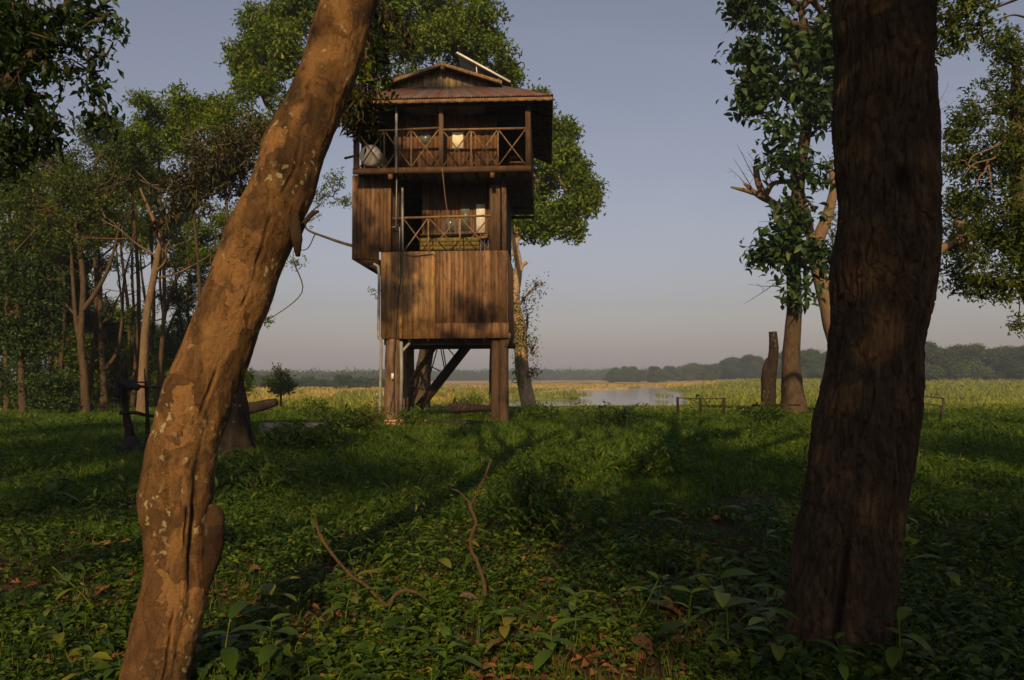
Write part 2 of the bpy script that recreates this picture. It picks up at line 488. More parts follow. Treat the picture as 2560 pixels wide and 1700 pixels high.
M['bark_big'] = mat_bark('bark_big', (0.024, 0.018, 0.010), (0.15, 0.100, 0.050), scale=5.5, stretch=0.32, patch=(0.06, 0.042, 0.026), moss=(0.05, 0.040, 0.028), bs=1.0, crack=(0.030, 0.020, 0.013))
M['bark_stump'] = mat_bark('bark_stump', (0.010, 0.008, 0.007), (0.050, 0.038, 0.028), scale=4, stretch=0.3, bs=1.0, moss=(0.02, 0.016, 0.013), lichen=0.35)
M['plank'] = mat_wood('plank', (0.078, 0.042, 0.022), (0.235, 0.138, 0.066))
M['plank_old'] = mat_wood('plank_old', (0.13, 0.072, 0.030), (0.40, 0.24, 0.10), grey=(0.20, 0.13, 0.062))
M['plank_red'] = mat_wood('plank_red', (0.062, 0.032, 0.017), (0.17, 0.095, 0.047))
M['post'] = mat_wood('post', (0.060, 0.038, 0.024), (0.165, 0.108, 0.065), 0.7)
M['beam'] = mat_wood('beam', (0.085, 0.048, 0.026), (0.20, 0.12, 0.06), 0.8, vert=False)
M['rail'] = mat_wood('rail', (0.10, 0.06, 0.03), (0.26, 0.17, 0.085), 1.0, vert=False)
M['bench'] = mat_wood('bench', (0.085, 0.065, 0.018), (0.19, 0.15, 0.045), 0.8, vert=False)
M['gable'] = mat_wood('gable', (0.11, 0.085, 0.045), (0.36, 0.28, 0.15), 0.8)
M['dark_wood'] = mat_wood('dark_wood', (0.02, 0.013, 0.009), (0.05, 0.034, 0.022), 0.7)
M['pipe'] = mat_plain('pipe', (0.20, 0.205, 0.19), 0.45)
M['steel_rust'] = mat_plain('steel_rust', (0.11, 0.065, 0.04), 0.7)
M['cable'] = mat_plain('cable', (0.03, 0.028, 0.026), 0.6)
M['rope'] = mat_plain('rope', (0.22, 0.15, 0.09), 0.9)
M['paper'] = mat_plain('paper', (0.72, 0.66, 0.48), 0.7, var=0.1)
M['glass_dark'] = mat_plain('glass_dark', (0.10, 0.11, 0.09), 0.25, var=0.5, spec=0.6)
M['frame_white'] = mat_plain('frame_white', (0.6, 0.58, 0.52), 0.4)
M['cell'] = mat_plain('cell', (0.05, 0.045, 0.045), 0.5)
M['cloth'] = mat_plain('cloth', (0.018, 0.018, 0.022), 0.9)
M['concrete'] = mat_plain('concrete', (0.17, 0.15, 0.12), 0.9, scale=3)
M['brick'] = mat_plain('brick', (0.42, 0.24, 0.13), 0.9, scale=5)
M['sandrock'] = mat_plain('stone', (0.13, 0.09, 0.055), 0.9, scale=8)

k = NT('roof_rust')
v = k.coord()
a = k.noise(k.coord((0.9, 0.35, 0.35)), 1.2, 6, 0.65)
c = k.ramp(a, [(0.40, (0.115, 0.105, 0.11)), (0.50, (0.105, 0.075, 0.068)), (0.56, (0.125, 0.050, 0.036)), (0.64, (0.09, 0.06, 0.055)), (0.75, (0.06, 0.032, 0.026))])
c = k.mix(k.ramp(k.noise(k.coord((9, 1, 1)), 1.5, 4), [(0.4, 0.5), (0.6, 0.0)]), c, (0.10, 0.05, 0.035))
M['roof'] = k.done(k.pbsdf(c, 0.6, a, 0.1, 0.01, metal=0.2, spec=0.3))

k = NT('brushed_tank')
c = k.mix(k.ramp(k.noise(k.coord(), 4, 3), [(0.4, 0.0), (0.6, 1.0)]), (0.74, 0.58, 0.33), (0.90, 0.76, 0.46))
M['tank'] = k.done(k.pbsdf(c, 0.38, k.noise(k.coord(), 5, 3), 0.25, 0.03, metal=0.15, spec=0.5))

k = NT('river_water')
w = k.coord((0.25, 1.0, 1))
nz = k.noise(w, 1.2, 4, 0.6)
p = k.pbsdf((0.13, 0.125, 0.13), 0.10, nz, 0.12, 0.05, spec=0.6)
M['water'] = k.done(p)

k = NT('ground_soil')
col = k.attr('col', 'Color')
nz = k.noise(k.coord(), 9, 6, 0.7)
n3 = k.noise(k.coord(), 0.35, 6, 0.65)
c = k.mix(1.0, col, k.ramp(nz, [(0.3, 0.62), (0.7, 1.35)]), 'MULTIPLY')
c = k.mix(1.0, c, k.ramp(n3, [(0.35, 0.75), (0.65, 1.22)]), 'MULTIPLY')
M['ground'] = k.done(k.pbsdf(c, 0.95, nz, 0.6, 0.04, spec=0.1))
# ------------------------------------------------------------------ ground, river, haze
WATER_Z = -2.0
def on_level(px, py, z):
    r = ray(px, py); t = (z - CAM[2]) / r[2]
    return (CAM + r * t)[:2]
_shore = [(1352, 985), (1400, 978), (1480, 975), (1560, 973), (1600, 969.5), (1660, 969.5), (1650, 974), (1690, 978), (1722, 983), (1738, 987), (1706, 990),
          (1722, 995), (1696, 998), (1712, 1008), (1745, 1024), (1760, 1060), (1180, 1060), (1200, 1016), (1262, 1008), (1330, 1005), (1375, 1001), (1440, 1001), (1478, 997), (1480, 993), (1420, 990), (1352, 989)]
SHORE = np.array([on_level(a, b, WATER_Z) for a, b in _shore])
POND = np.array([on_level(a, b, WATER_Z) for a, b in [(1225, 991), (1345, 990), (1352, 995), (1300, 1000), (1225, 1000)]])
ISLET = np.array([on_level(a, b, WATER_Z) for a, b in [(1625, 998), (1660, 996), (1695, 998), (1690, 1002), (1650, 1003)]])

def sdf(poly, x, y):
    """signed distance (negative inside)"""
    p = np.stack([x, y], -1); best = np.full(x.shape, 1e18); ins = np.zeros(x.shape, bool)
    n = len(poly)
    for i in range(n):
        a, b = poly[i], poly[(i + 1) % n]
        e = b - a; w = p - a
        t = np.clip((w @ e) / (e @ e), 0, 1)
        dd = w - t[..., None] * e
        best = np.minimum(best, (dd ** 2).sum(-1))
        c = ((a[1] > p[..., 1]) != (b[1] > p[..., 1])) & (p[..., 0] < (b[0] - a[0]) * (p[..., 1] - a[1]) / (b[1] - a[1] + 1e-12) + a[0])
        ins ^= c
    s = np.sqrt(best)
    return np.where(ins, -s, s)

def water_sd(x, y):
    s = np.minimum(sdf(SHORE, x, y), sdf(POND, x, y))
    return np.maximum(s, -sdf(ISLET, x, y))

def meadow_col(x, y):
    """dry-grass share, 0 = green, 1 = ochre"""
    az = x / np.maximum(y, 1)
    dry = sm((y - 62) / 60) * sm((-az + 0.02) / 0.12) * 0.75 + sm((y - 190) / 60) * sm((0.34 - az) / 0.1) * 0.8
    dry = dry + (n2(x, y * 0.5, 14, 9) - 0.5) * 1.1
    return np.clip(dry, 0, 1)

def make_ground():
    th = np.concatenate([np.linspace(R(-46), R(46), 620), np.linspace(R(46), R(314), 90)[1:-1]])
    rr = np.concatenate([[0.02], np.geomspace(0.35, 3600, 470)])
    T, Q = np.meshgrid(th, rr)
    X, Y = Q * np.sin(T), Q * np.cos(T)
    Z = gz(X, Y)
    band = (Y > 60) & (Y < 480) & (np.abs(X) < 260)
    sd = np.full(X.shape, 99.0)
    sd[band] = water_sd(X[band], Y[band])
    wz = WATER_Z - 0.9
    sd2 = sd + (n2(X, Y, 4.0, 21) - 0.5) * 2.4
    k = sm((sd2 + 1.2) / np.where(Y > 150, 3.2, 5.5))
    Z = np.where(sd < 30, wz + (np.maximum(Z, WATER_Z + 0.12) - wz) * k, Z)
    nr, nt = X.shape
    i = np.arange(nr - 1)[:, None] * nt; j = np.arange(nt)[None, :]; jj = (j + 1) % nt
    q = np.stack([i + j, i + nt + j, i + nt + jj, i + jj], -1).reshape(-1, 4)
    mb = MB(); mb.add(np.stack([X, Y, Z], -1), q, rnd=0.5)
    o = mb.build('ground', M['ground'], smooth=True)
    # colour of the ground itself: soil under the trees, meadow, dry grass, river sand
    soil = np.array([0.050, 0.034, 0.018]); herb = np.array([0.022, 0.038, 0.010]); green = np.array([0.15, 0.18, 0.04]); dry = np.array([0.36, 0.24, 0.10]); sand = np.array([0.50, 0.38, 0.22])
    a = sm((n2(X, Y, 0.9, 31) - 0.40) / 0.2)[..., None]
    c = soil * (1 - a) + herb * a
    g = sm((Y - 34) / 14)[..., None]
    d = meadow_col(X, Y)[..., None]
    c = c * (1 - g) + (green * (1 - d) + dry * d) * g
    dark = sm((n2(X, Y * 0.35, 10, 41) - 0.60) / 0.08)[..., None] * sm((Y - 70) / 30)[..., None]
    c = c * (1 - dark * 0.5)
    az = X / np.maximum(Y, 1)
    s = (np.exp(-((sd2 - 0.6) / 1.6) ** 2) * sm((Y - 170) / 25) * (az < 0.15) + sm((n2(X, Y * 0.3, 9, 51) - 0.60) / 0.05) * sm((Y - 215) / 20) * sm((0.16 - az) / 0.04) * (az > 0.0) * sm((330 - Y) / 30) * 0.9)
    s = np.clip(s, 0, 1)[..., None]
    c = c * (1 - s) + sand * s
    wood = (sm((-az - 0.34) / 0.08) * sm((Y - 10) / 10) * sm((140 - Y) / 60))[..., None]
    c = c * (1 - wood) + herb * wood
    back = (Y < 2)[..., None]
    c = np.where(back, soil, c)
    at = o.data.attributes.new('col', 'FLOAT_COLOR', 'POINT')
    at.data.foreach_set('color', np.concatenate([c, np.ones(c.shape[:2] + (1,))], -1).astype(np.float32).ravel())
    return o
tag(make_ground(), 'grassy riverbank and meadow running to the far woods', kind='structure')

mb = MB()
x0, x1, y0, y1 = SHORE[:, 0].min() - 60, SHORE[:, 0].max() + 6, 70, SHORE[:, 1].max() + 6
mb.add([(x0, y0, WATER_Z), (x1, y0, WATER_Z), (x1, y1, WATER_Z), (x0, y1, WATER_Z)], [(0, 1, 2, 3)])
tag(mb.build('river', M['water']), 'calm river reflecting the pale sky', kind='structure')

k = NT('haze_air')
vol = k.n('ShaderNodeVolumePrincipled')
vol.inputs['Color'].default_value = (0.66, 0.78, 1.0, 1)
vol.inputs['Density'].default_value = 0.00052
vol.inputs['Anisotropy'].default_value = 0.0
k.l(vol.outputs[0], k.out.inputs['Volume'])
mb = MB(); mb.box(-1500, 1500, -120, 1900, -6.0, 42)
tag(mb.build('haze', k.m), 'thin pale haze over the plain', kind='stuff')
# ------------------------------------------------------------------ watchtower
YAW = R(2.6)
TO = np.array([-1.95, 22.0, 0.33])          # base of the front, middle
EX = np.array([math.cos(YAW), -math.sin(YAW), 0]); EY = np.array([math.sin(YAW), math.cos(YAW), 0])
def T(px, py, v):
    """photo pixel -> tower coordinates on the upright plane v metres behind the front"""
    r = ray(px, py); t = ((TO - CAM) @ EY + v) / (r @ EY); w = CAM + r * t - TO
    return w @ EX, v, w[2]
TW = empty('watchtower', TO, -YAW)
tag(TW, 'tall weathered wooden lookout tower on posts with a rusty tin roof', 'watchtower')
def tb(name, mat, fn, parent=TW, smooth=False):
    m = MB(); fn(m); return m.build(name, M[mat], parent, smooth)
def bxp(m, px0, py0, px1, py1, v0, v1, rnd=None):
    a = T(px0, py0, v0); b = T(px1, py1, v0)
    m.box(min(a[0], b[0]), max(a[0], b[0]), v0, v1, min(a[2], b[2]), max(a[2], b[2]), rnd)
def planks(m, u0, u1, v, z0, z1, w=0.13, th=0.022, top=None, bot=None, rr=(0, 1), axis='u'):
    n = max(1, int(round((u1 - u0) / w))); w = (u1 - u0) / n
    for i in range(n):
        a, b = u0 + i * w + 0.004, u0 + (i + 1) * w - 0.004
        o = random.uniform(0, 0.008); d = random.uniform(-0.006, 0.006)
        zt = z1 if top is None else top((a + b) / 2)
        zb = (z0 if bot is None else bot((a + b) / 2)) + d
        r = random.uniform(*rr)
        if axis == 'u': m.box(a, b, v - o, v + th, zb, zt, r)
        else: m.box(v - o, v + th, a, b, zb, zt, r)

VB = 0.6                       # front of the lower body
VD = 4.6                       # back of the lower body
uL, _, zBot = T(951, 847, VB); uR = T(1272, 846, VB)[0]; zTop = T(1100, 628, VB)[2]; uRt = T(1266, 628, VB)[0]
uS = T(1088, 700, VB)[0]
zJ = T(1100, 808, VB)[2]
def f(m):
    [planks(m, uL + (uS - uL) * q_ / 5, uL + (uS - uL) * (q_ + 1) / 5, VB, zBot, zTop, random.choice([.10, .13, .18]), rr=(0.15, 1)) for q_ in range(5)]; m.box(uL + .01, uS, VB + .024, VB + .029, zBot + .02, zTop - .01, .1)
tb('wall', 'plank_old', f)
def f(m):
    m.box(uS + .003, uRt - .02, VB + .024, VB + .029, zBot + .02, zTop - .01, .1)
    for q_ in range(9):
        a_ = uS + .003 + (uRt - uS - .003) * q_ / 9; b_ = uS + .003 + (uRt - uS - .003) * (q_ + 1) / 9
        planks(m, a_, b_, VB, zJ + .006, zTop, random.choice([.10, .115, .14, .2]), rr=(0.05, 1))
    planks(m, uS + .003, uR, VB - 0.03, zBot, zJ, 0.23, rr=(0.15, 0.6))
tb('wall', 'plank', f)
def f(m):       # sides, back and floor of the lower body
    planks(m, VB + .03, VD, uR - 0.05, zBot, zTop, 0.14, rr=(.1, .6), axis='v')
    planks(m, VB + .03, VD, uL + 0.003, zBot, zTop, 0.14, rr=(.1, .6), axis='v')
    planks(m, uL + .03, uR - .06, VD, zBot, zTop, 0.14, rr=(.1, .6))
    m.box(uL + .04, uR - .06, VB + .03, VD - .01, zBot + 0.02, zBot + 0.06)
tb('side_wall', 'plank', f)
def f(m):       # beams under the lower body
    for v in (VB + .28, VB + 2.1, VD - .3):
        m.box(uL + .05, uR + .04, v, v + .16, zBot - .17, zBot + .015, random.random())
    for u in np.linspace(uL + .25, uR - .2, 7):
        m.box(u, u + .07, VB + .05, VD - .05, zBot - .07, zBot - .002, random.random())
tb('floor_beam', 'dark_wood', f)
tb('bracket', 'post', lambda m: (m.bar((uR + .03, VB + .1, zBot + .12), (uR - .08, VB + .1, zBot - .25), .09, .12), m.box(uR - .02, uR + .05, VB, VB + .2, zBot - .02, zBot + .14)))

# the four big posts
def post(px0, px1, pyb, v, w, top, mat='post', split=False):
    a = T(px0, pyb, v)[0]; b = T(px1, pyb, v)[0]
    m = MB()
    pts = [((a + b) / 2, v + w / 2, -.5), ((a + b) / 2, v + w / 2, 1.3), ((a + b) / 2 + .01, v + w / 2, top)]
    p, r = spline(np.array(pts, float), np.array([(b - a) / 2 * 1.08, (b - a) / 2, (b - a) / 2 * .94]), 12)
    m.tube(p, r, 22, rough=.09, seed=int(px0))
    return m.build('post', M[mat], TW, True)
zF2 = T(1100, 432, 0)[2]
post(958, 1003, 990, VB + .05, .42, zBot - .002)
post(1227, 1250, 990, VB + .1, .3, zBot - .002)
post(1246, 1271, 990, VB + .02, .34, zBot - .002)
post(1000, 1033, 990, VD - .5, .42, zBot - .17)
post(1222, 1252, 990, VD - .5, .42, zBot - .17)

# stair under the tower
def f(m):
    m.bar(T(1178, 852, VD - 1.0), T(1048, 1018, VD - 1.0 + .1), .30, .10)
tb('stringer', 'dark_wood', f)
def f(m):
    m.bar(T(1098, 852, VD - .6), T(1020, 962, VD - .6), .16, .08); m.bar(T(1052, 915, VD - .6), T(1028, 1025, VD - .6), .09, .06)
tb('brace', 'rail', f)
for a, b in (((1096, 862), (1073, 945)), ((1100, 862), (1112, 925)), ((1106, 862), (1116, 922)), ((1090, 862), (1030, 1015)), ((1112, 862), (1138, 892)), ((1056, 906), (1102, 928)), ((1022, 962), (1060, 975)), ((1050, 905), (1056, 975))):
    m = MB(); m.bar(T(*a, VD - .75), T(*b, VD - .75), .035); m.build('stair_rod', M['steel_rust'], TW)

# middle deck (behind lower balcony): floor, back wall, rail
zRail = T(1100, 540, VB)[2]
VW = 1.5
uDoorL = T(1014, 560, VW)[0]; uW0 = T(1055, 560, VW)[0]; uW1 = T(1224, 560, VW)[0]
zUb = T(1100, 432, 0.3)[2]
def f(m):
    planks(m, uW0, uW1 + .4, VW, zTop - .4, zUb - .03, .11, rr=(.3, 1))
tb('inner_wall', 'plank_red', f)
def f(m):
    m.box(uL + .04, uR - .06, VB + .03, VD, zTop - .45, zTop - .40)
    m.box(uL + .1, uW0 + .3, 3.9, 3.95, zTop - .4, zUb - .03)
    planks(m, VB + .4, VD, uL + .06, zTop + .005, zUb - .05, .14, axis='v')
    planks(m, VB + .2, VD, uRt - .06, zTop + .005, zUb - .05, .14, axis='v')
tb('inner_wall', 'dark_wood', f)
for r in ((1114, 538, 1137, 578), (1151, 510, 1175, 576), (1189, 509, 1214, 583)):
    m = MB(); bxp(m, r[0], r[1], r[2], r[3], VW - .035, VW - .010)
    w = m.build('window', M['plank'], TW)
    a = T(r[0] + 1.5, r[1] + 1.5, VW - .05); b = T(r[2] - 1.5, r[3] - 1.5, VW - .05)
    m = MB(); m.box(a[0], b[0], VW - .042, VW - .030, b[2], a[2])
    m.build('pane', M['glass_dark' if r[0] < 1180 else 'frame_white'], w)
def f(m):
    m.bar(T(1222, 585, VW - .15), T(1203, 596, VW - .15), .05); bxp(m, 1196, 590, 1224, 596, VW - .22, VW - .01)
tb('shelf', 'plank', f)
# thick post right of lower balcony and thin corner post
def f(m): bxp(m, 1224, 462, 1251, 627, VB + .05, VB + .33)
tb('post', 'post', f)
def f(m): bxp(m, 1254, 425, 1266, 627, VB + .02, VB + .14)
tb('post', 'post', f)
def f(m): bxp(m, 1225, 425, 1236, 443, .03, .13)
tb('joist_end', 'beam', f)
def f(m): bxp(m, 970, 431, 981, 447, .03, .13)
tb('joist_end', 'beam', f)
def xrail(name, v, top, bot, edges, mat='rail', posts=()):
    """cross-braced railing between photo columns"""
    rl = MB(); rl.bar(T(edges[0], top[0], v), T(edges[-1], top[1], v), .055, .07)
    root = rl.build(name, M[mat], TW)
    def yy(e, yy2, px): return yy2[0] + (yy2[1] - yy2[0]) * (px - edges[0]) / (edges[-1] - edges[0])
    for a, b in zip(edges[:-1], edges[1:]):
        for (p, q), (s, t), dv in (((a + 2, yy(0, top, a) + 3), (b - 2, yy(0, bot, b) - 1), .012), ((b - 2, yy(0, top, b) + 3), (a + 2, yy(0, bot, a) - 1), -.012)):
            m = MB(); m.bar(T(p, q, v + dv), T(s, t, v + dv), .036, .02); m.build('cross_brace', M[mat], root)
    for e in posts:
        m = MB(); m.bar(T(e, yy(0, top, e) + 2, v + .03), T(e, yy(0, bot, e) + 1, v + .03), .045, .04); m.build('baluster', M[mat], root)
xrail('balcony_railing', VB + .02, (545, 539), (629, 627), [1008, 1071, 1150, 1226], posts=(1071, 1150))
def f(m): m.bar(T(980, 546, VB + .03), T(1008, 545, VB + .03), .04)
tb('rail_stub', 'rail', f)

# annex on the left
uA0 = T(880, 550, VB - .02)[0]; uA1 = T(978, 550, VB - .02)[0]
zA0 = T(900, 648, VB - .02)[2]; zA1 = T(900, 438, VB - .02)[2]
def f(m):
    planks(m, uA0, T(948, 600, VB - .02)[0], VB - .02, zA0, zA1, .13, rr=(.15, .8)); m.box(uA0 + .01, uA1 - .01, VB + .004, VB + .009, zTop, zA1 - .01, .1)
    planks(m, T(948, 600, VB - .02)[0], uA1, VB - .018, zTop, zA1, .13, rr=(.1, .4))
tb('annex_wall', 'plank', f)
def f(m):
    planks(m, VB + .01, VB + 2.4, uA0 + .01, zA0, zA1, .14, rr=(.1, .5), axis='v')
    u2 = T(905, 663, VB)[0]; zb = T(905, 663, VB)[2]
    m.add([(uA0, VB + .01, zA0), (uL - .05, VB + .01, zA0), (uL - .12, VB + .01, zb), (u2, VB + .01, zb), (uA0, VB + 2.4, zA0), (uL - .05, VB + 2.4, zA0), (uL - .12, VB + 2.4, zb), (u2, VB + 2.4, zb)],
          [(0, 3, 2, 1), (3, 7, 6, 2), (0, 4, 7, 3), (1, 2, 6, 5), (4, 5, 6, 7), (0, 1, 5, 4)])
    for i in range(3):
        m.box(uL - .34 + i * .09, uL - .02, VB + .02, VB + .3, zb - .055 - i * .05, zb - .005 - i * .05)
tb('annex_floor', 'dark_wood', f)
def f(m): bxp(m, 976, 441, 1003, 628, VB + .16, VB + .2)
tb('annex_panel', 'dark_wood', f)

# upper floor
UB = 6.4
u0 = T(884, 425, 0)[0]; u1 = T(1328, 420, 0)[0]
zB1 = T(1100, 417, 0)[2]; zB0 = T(1100, 431, 0)[2]
def f(m): m.box(u0 - .03, u1, 0, .10, zB0, zB1)
tb('front_beam', 'beam', f)
def f(m):
    m.box(u0, u1 - .02, .11, UB, zB1 - .06, zB1 - .02)
    for u in np.arange(u0 + .1, u1 - .1, .42): m.box(u, u + .06, .11, UB - .02, zB0 + .02, zB1 - .065, random.random())
    for v in (1.6, 3.1, 4.6, 6.2): m.box(u0, u1 - .01, v, v + .1, zB0 - .08, zB0 + .015, random.random())
tb('upper_floor', 'dark_wood', f)
VU = .8
zE = T(1383, 237, -.41)[2]                     # eave
uw0 = T(985, 400, VU)[0]; uw1 = T(1243, 400, VU)[0]
def f(m): planks(m, uw0, uw1, VU, zB1 - .02, zE - .1, .12, rr=(.3, .95))
tb('inner_wall', 'plank_red', f)
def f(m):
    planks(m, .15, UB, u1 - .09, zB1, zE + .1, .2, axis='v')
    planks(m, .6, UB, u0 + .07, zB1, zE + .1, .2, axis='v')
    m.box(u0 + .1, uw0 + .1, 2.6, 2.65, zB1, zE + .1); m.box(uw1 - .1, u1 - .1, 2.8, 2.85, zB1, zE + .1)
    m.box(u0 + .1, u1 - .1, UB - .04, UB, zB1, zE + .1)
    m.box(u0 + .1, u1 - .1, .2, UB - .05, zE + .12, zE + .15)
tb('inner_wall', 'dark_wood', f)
for a, b, t, bo in ((884, 896, 322, 424), (1097, 1108, 262, 417), (1313, 1327, 258, 416)):
    m = MB(); bxp(m, a, t if a != 884 else 250, b, bo, .0 if a != 1097 else .012, .13); m.build('post', M['post'], TW)
xrail('veranda_railing', .05, (330, 320), (424, 412), [894, 961, 1028, 1099], posts=(961, 1028))
xrail('veranda_railing', .05, (325, 321), (417, 412), [1106, 1178, 1245, 1315], posts=(1178, 1245))
m = MB(); bxp(m, 1051, 331, 1075, 357, VU - .03, VU - .012); tag(m.build('poster', M['glass_dark'], None), 'faded grey poster pinned to the upper veranda wall', 'poster')
m = MB(); bxp(m, 1131, 331, 1158, 372, VU - .03, VU - .012); tag(m.build('notice_board', M['paper'], None), 'blank pale cream notice board on the upper veranda wall', 'notice board')
for nme in ('poster', 'notice_board'):
    o = bpy.data.objects[nme]; o.location = TO; o.rotation_euler = (0, 0, -YAW)
# pipes and cables
def pipe(name, pts, r, mat, res=None):
    m = MB(); m.tube([T(*p) for p in pts], r, 10, res=res); return m.build(name, M[mat], TW, True)
pipe('pipe', [(991, 255, .0), (991, 432, .0)], .035, 'pipe')
pipe('pipe', [(992, 432, .25), (990, 566, .35), (992, 567, VB - .03), (980, 568, VB - .03)], .018, 'pipe')
pipe('pipe', [(992, 568, VB - .04), (999, 568, VB - .04), (999, 628, VB - .04)], .014, 'pipe')
pipe('pipe', [(1006, 470, VB - .03), (1007, 628, VB - .03)], .032, 'pipe')
pipe('drainpipe', [(928, 657, VB + .1), (938, 662, VB + .02), (947, 676, VB - .05), (947, 760, VB - .05), (946, 838, VB - .05), (951, 846, VB - .05), (953, 870, VB - .03), (951, 960, VB - .02), (949, 1035, VB)], .042, 'pipe', 5)
pipe('drainpipe', [(1003, 854, VB - .06), (1004, 940, VB - .06), (1002, 1034, VB - .06)], .05, 'pipe')
pipe('drainpipe', [(1004, 880, VB - .06), (1024, 858, VB + .1)], .042, 'pipe')
pipe('drainpipe', [(861, 396, .5), (895, 388, .5)], .035, 'cable')
pipe('cable', [(1001, 632, VB - .07), (1002, 690, VB - .06), (994, 760, VB - .06), (989, 830, VB - .07), (985, 900, VB - .05), (985, 960, VB - .05), (986, 1030, VB - .05)], .019, 'cable', 5)
pipe('cable', [(985, 965, VB - .05), (980, 1000, VB - .05), (974, 1035, VB - .05)], .014, 'cable')
pipe('cable', [(1010, 631, VB - .05), (1030, 639, VB - .05), (1060, 636, VB - .05), (1080, 634, VB - .05), (1088, 639, VB - .05)], .015, 'rope', 5)
pipe('rope', [(1106, 422, -.02), (1109, 455, .1), (1114, 500, .3), (1121, 545, VB - .06), (1126, 590, VB + .1)], .011, 'rope', 4)
m = MB(); bxp(m, 978, 933, 984, 948, VB - .09, VB - .02); m.build('junction_box', M['frame_white'], TW)

# roof : corrugated sheets
zR = T(1105, 157, .3)[2]; uRg = T(1105, 157, .3)[0]
gL = T(960, 222, VB)[0]; gR = T(1255, 213, VB)[0]; zG = T(1100, 218, VB)[2]
eL = T(814, 250, -.41)[0]; eR = T(1383, 237, -.41)[0]; VE = 6.75
def sheet(m, quad, nu, nv, amp=.022, per=.085, th=.012):
    """corrugated sheet over quad (a,b,c,d): a-b eave, d-c top; waves run from eave to top"""
    a, b, c, d = [np.array(x, float) for x in quad]
    U = np.linspace(0, 1, nu)[None, :, None]; V = np.linspace(0, 1, nv)[:, None, None]
    p = (a * (1 - U) + b * U) * (1 - V) + (d * (1 - U) + c * U) * V
    n = np.cross(b - a, d - a); n = n / np.linalg.norm(n)
    if n[2] < 0: n = -n
    e = (b - a) / np.linalg.norm(b - a)
    s = (p - a) @ e
    w = np.sin(s / per * 2 * np.pi) * amp
    hi = p + n * w[..., None]; lo = hi - n * th
    v = np.vstack([hi.reshape(-1, 3), lo.reshape(-1, 3)])
    i = np.arange(nv - 1)[:, None] * nu; j = np.arange(nu - 1)[None, :]
    q = np.stack([i + j, i + j + 1, i + nu + j + 1, i + nu + j], -1).reshape(-1, 4)
    N = nu * nv
    ed = []
    for j in range(nu - 1):
        ed += [(j, j + N, j + 1 + N, j + 1), ((nv - 1) * nu + j, (nv - 1) * nu + j + 1, (nv - 1) * nu + j + 1 + N, (nv - 1) * nu + j + N)]
    m.add(v, np.vstack([q, q[:, ::-1] + N, ed]), rnd=.5)
roof = tb('roof', 'roof', lambda m: (sheet(m, [(eL, -.41, zE), (eR, -.41, zE), (gR + .05, VB + .0, zG), (gL - .05, VB + .0, zG)], 600, 3),
                              ))
def f(m):
    sheet(m, [(eR, VE, zE), (eR, -.41, zE), (uRg, .28, zR), (uRg, VE, zR)], 520, 3)
    sheet(m, [(eL, -.41, zE), (eL, VE, zE), (uRg, VE, zR), (uRg, .28, zR)], 520, 3)
# side slopes: polygons with the hip cut, so the front edge follows the front skirt
def f(m):
    sheet(m, [(eR, VE, zE), (eR, -.41, zE), (gR, VB, zG + .01), (gR, VE, zG + .01)], 520, 3)
    sheet(m, [(gR, VE, zG + .012), (gR, .30, zG + .012), (uRg, .28, zR), (uRg, VE, zR)], 480, 3)
    sheet(m, [(eL, -.41, zE), (eL, VE, zE), (gL, VE, zG + .01), (gL, VB, zG + .01)], 520, 3)
    sheet(m, [(gL, .30, zG + .012), (gL, VE, zG + .012), (uRg, VE, zR), (uRg, .28, zR)], 480, 3)
tb('roof', 'roof', f)
def f(m):
    top = lambda u: zG + (zR - zG) * (1 - abs(u - uRg) / ((gR - uRg) if u > uRg else (uRg - gL))) - .05
    planks(m, gL + .2, gR - .2, VB, zG - .03, zR, .19, top=top, rr=(.1, 1))
tb('gable', 'gable', f)
def rake(m, a, b):
    a, b = np.array(a), np.array(b); d = b - a; n = 26
    for i in range(n):      # scalloped lower edge
        p, q = a + d * i / n, a + d * (i + 1) / n
        m.add([p, q, q - [0, 0, .085], (p + q) / 2 - [0, 0, .115], p - [0, 0, .085], p + [0, .025, 0], q + [0, .025, 0], q + [0, .025, -.085], (p + q) / 2 + [0, .025, -.115], p + [0, .025, -.085]],
              [(0, 4, 3, 1), (5, 6, 8, 9), (0, 1, 6, 5), (4, 9, 8, 3), (3, 8, 7, 2)], [(1, 3, 2), (6, 7, 8)], rnd=random.uniform(.4, .8))
def f(m): rake(m, (gL - .02, .24, zG + .02), (uRg, .24, zR - .005))
tb('rake_board', 'rail', f)
def f(m): rake(m, (uRg, .24, zR - .005), (gR + .02, .24, zG + .02))
tb('rake_board', 'rail', f)
def f(m): rake(m, (eL + .02, -.37, zE - .035), (eR - .02, -.37, zE - .035))
tb('fascia', 'rail', f)
def f(m): bxp(m, 1101, 161, 1111, 172, .26, VB)
tb('ridge_beam_end', 'post', f)
for v in np.arange(.3, VE, .55):
    m = MB(); m.bar((u1 - .05, v, zE + .20), (eR - .03, v, zE - .035), .05, .07); m.build('rafter', M['dark_wood'], TW)
    m = MB(); m.bar((u0 + .02, v, zE + .20), (eL + .03, v, zE - .035), .05, .07); m.build('rafter', M['dark_wood'], TW)
def f(m):
    for q in (.25, .5, .8):
        m.box(eR - q * .55 - .05, eR - q * .55, -.2, VE - .05, zE - .09 + q * .3, zE - .05 + q * .3)
    m.box(u0, u1, .03, .12, zE - .10, zE - .01)
tb('purlin', 'dark_wood', f)
# dark boarded back half under the deep eave and beside the lower deck
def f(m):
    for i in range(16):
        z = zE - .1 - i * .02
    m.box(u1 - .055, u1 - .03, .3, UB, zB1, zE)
tb('side_wall', 'dark_wood', f)
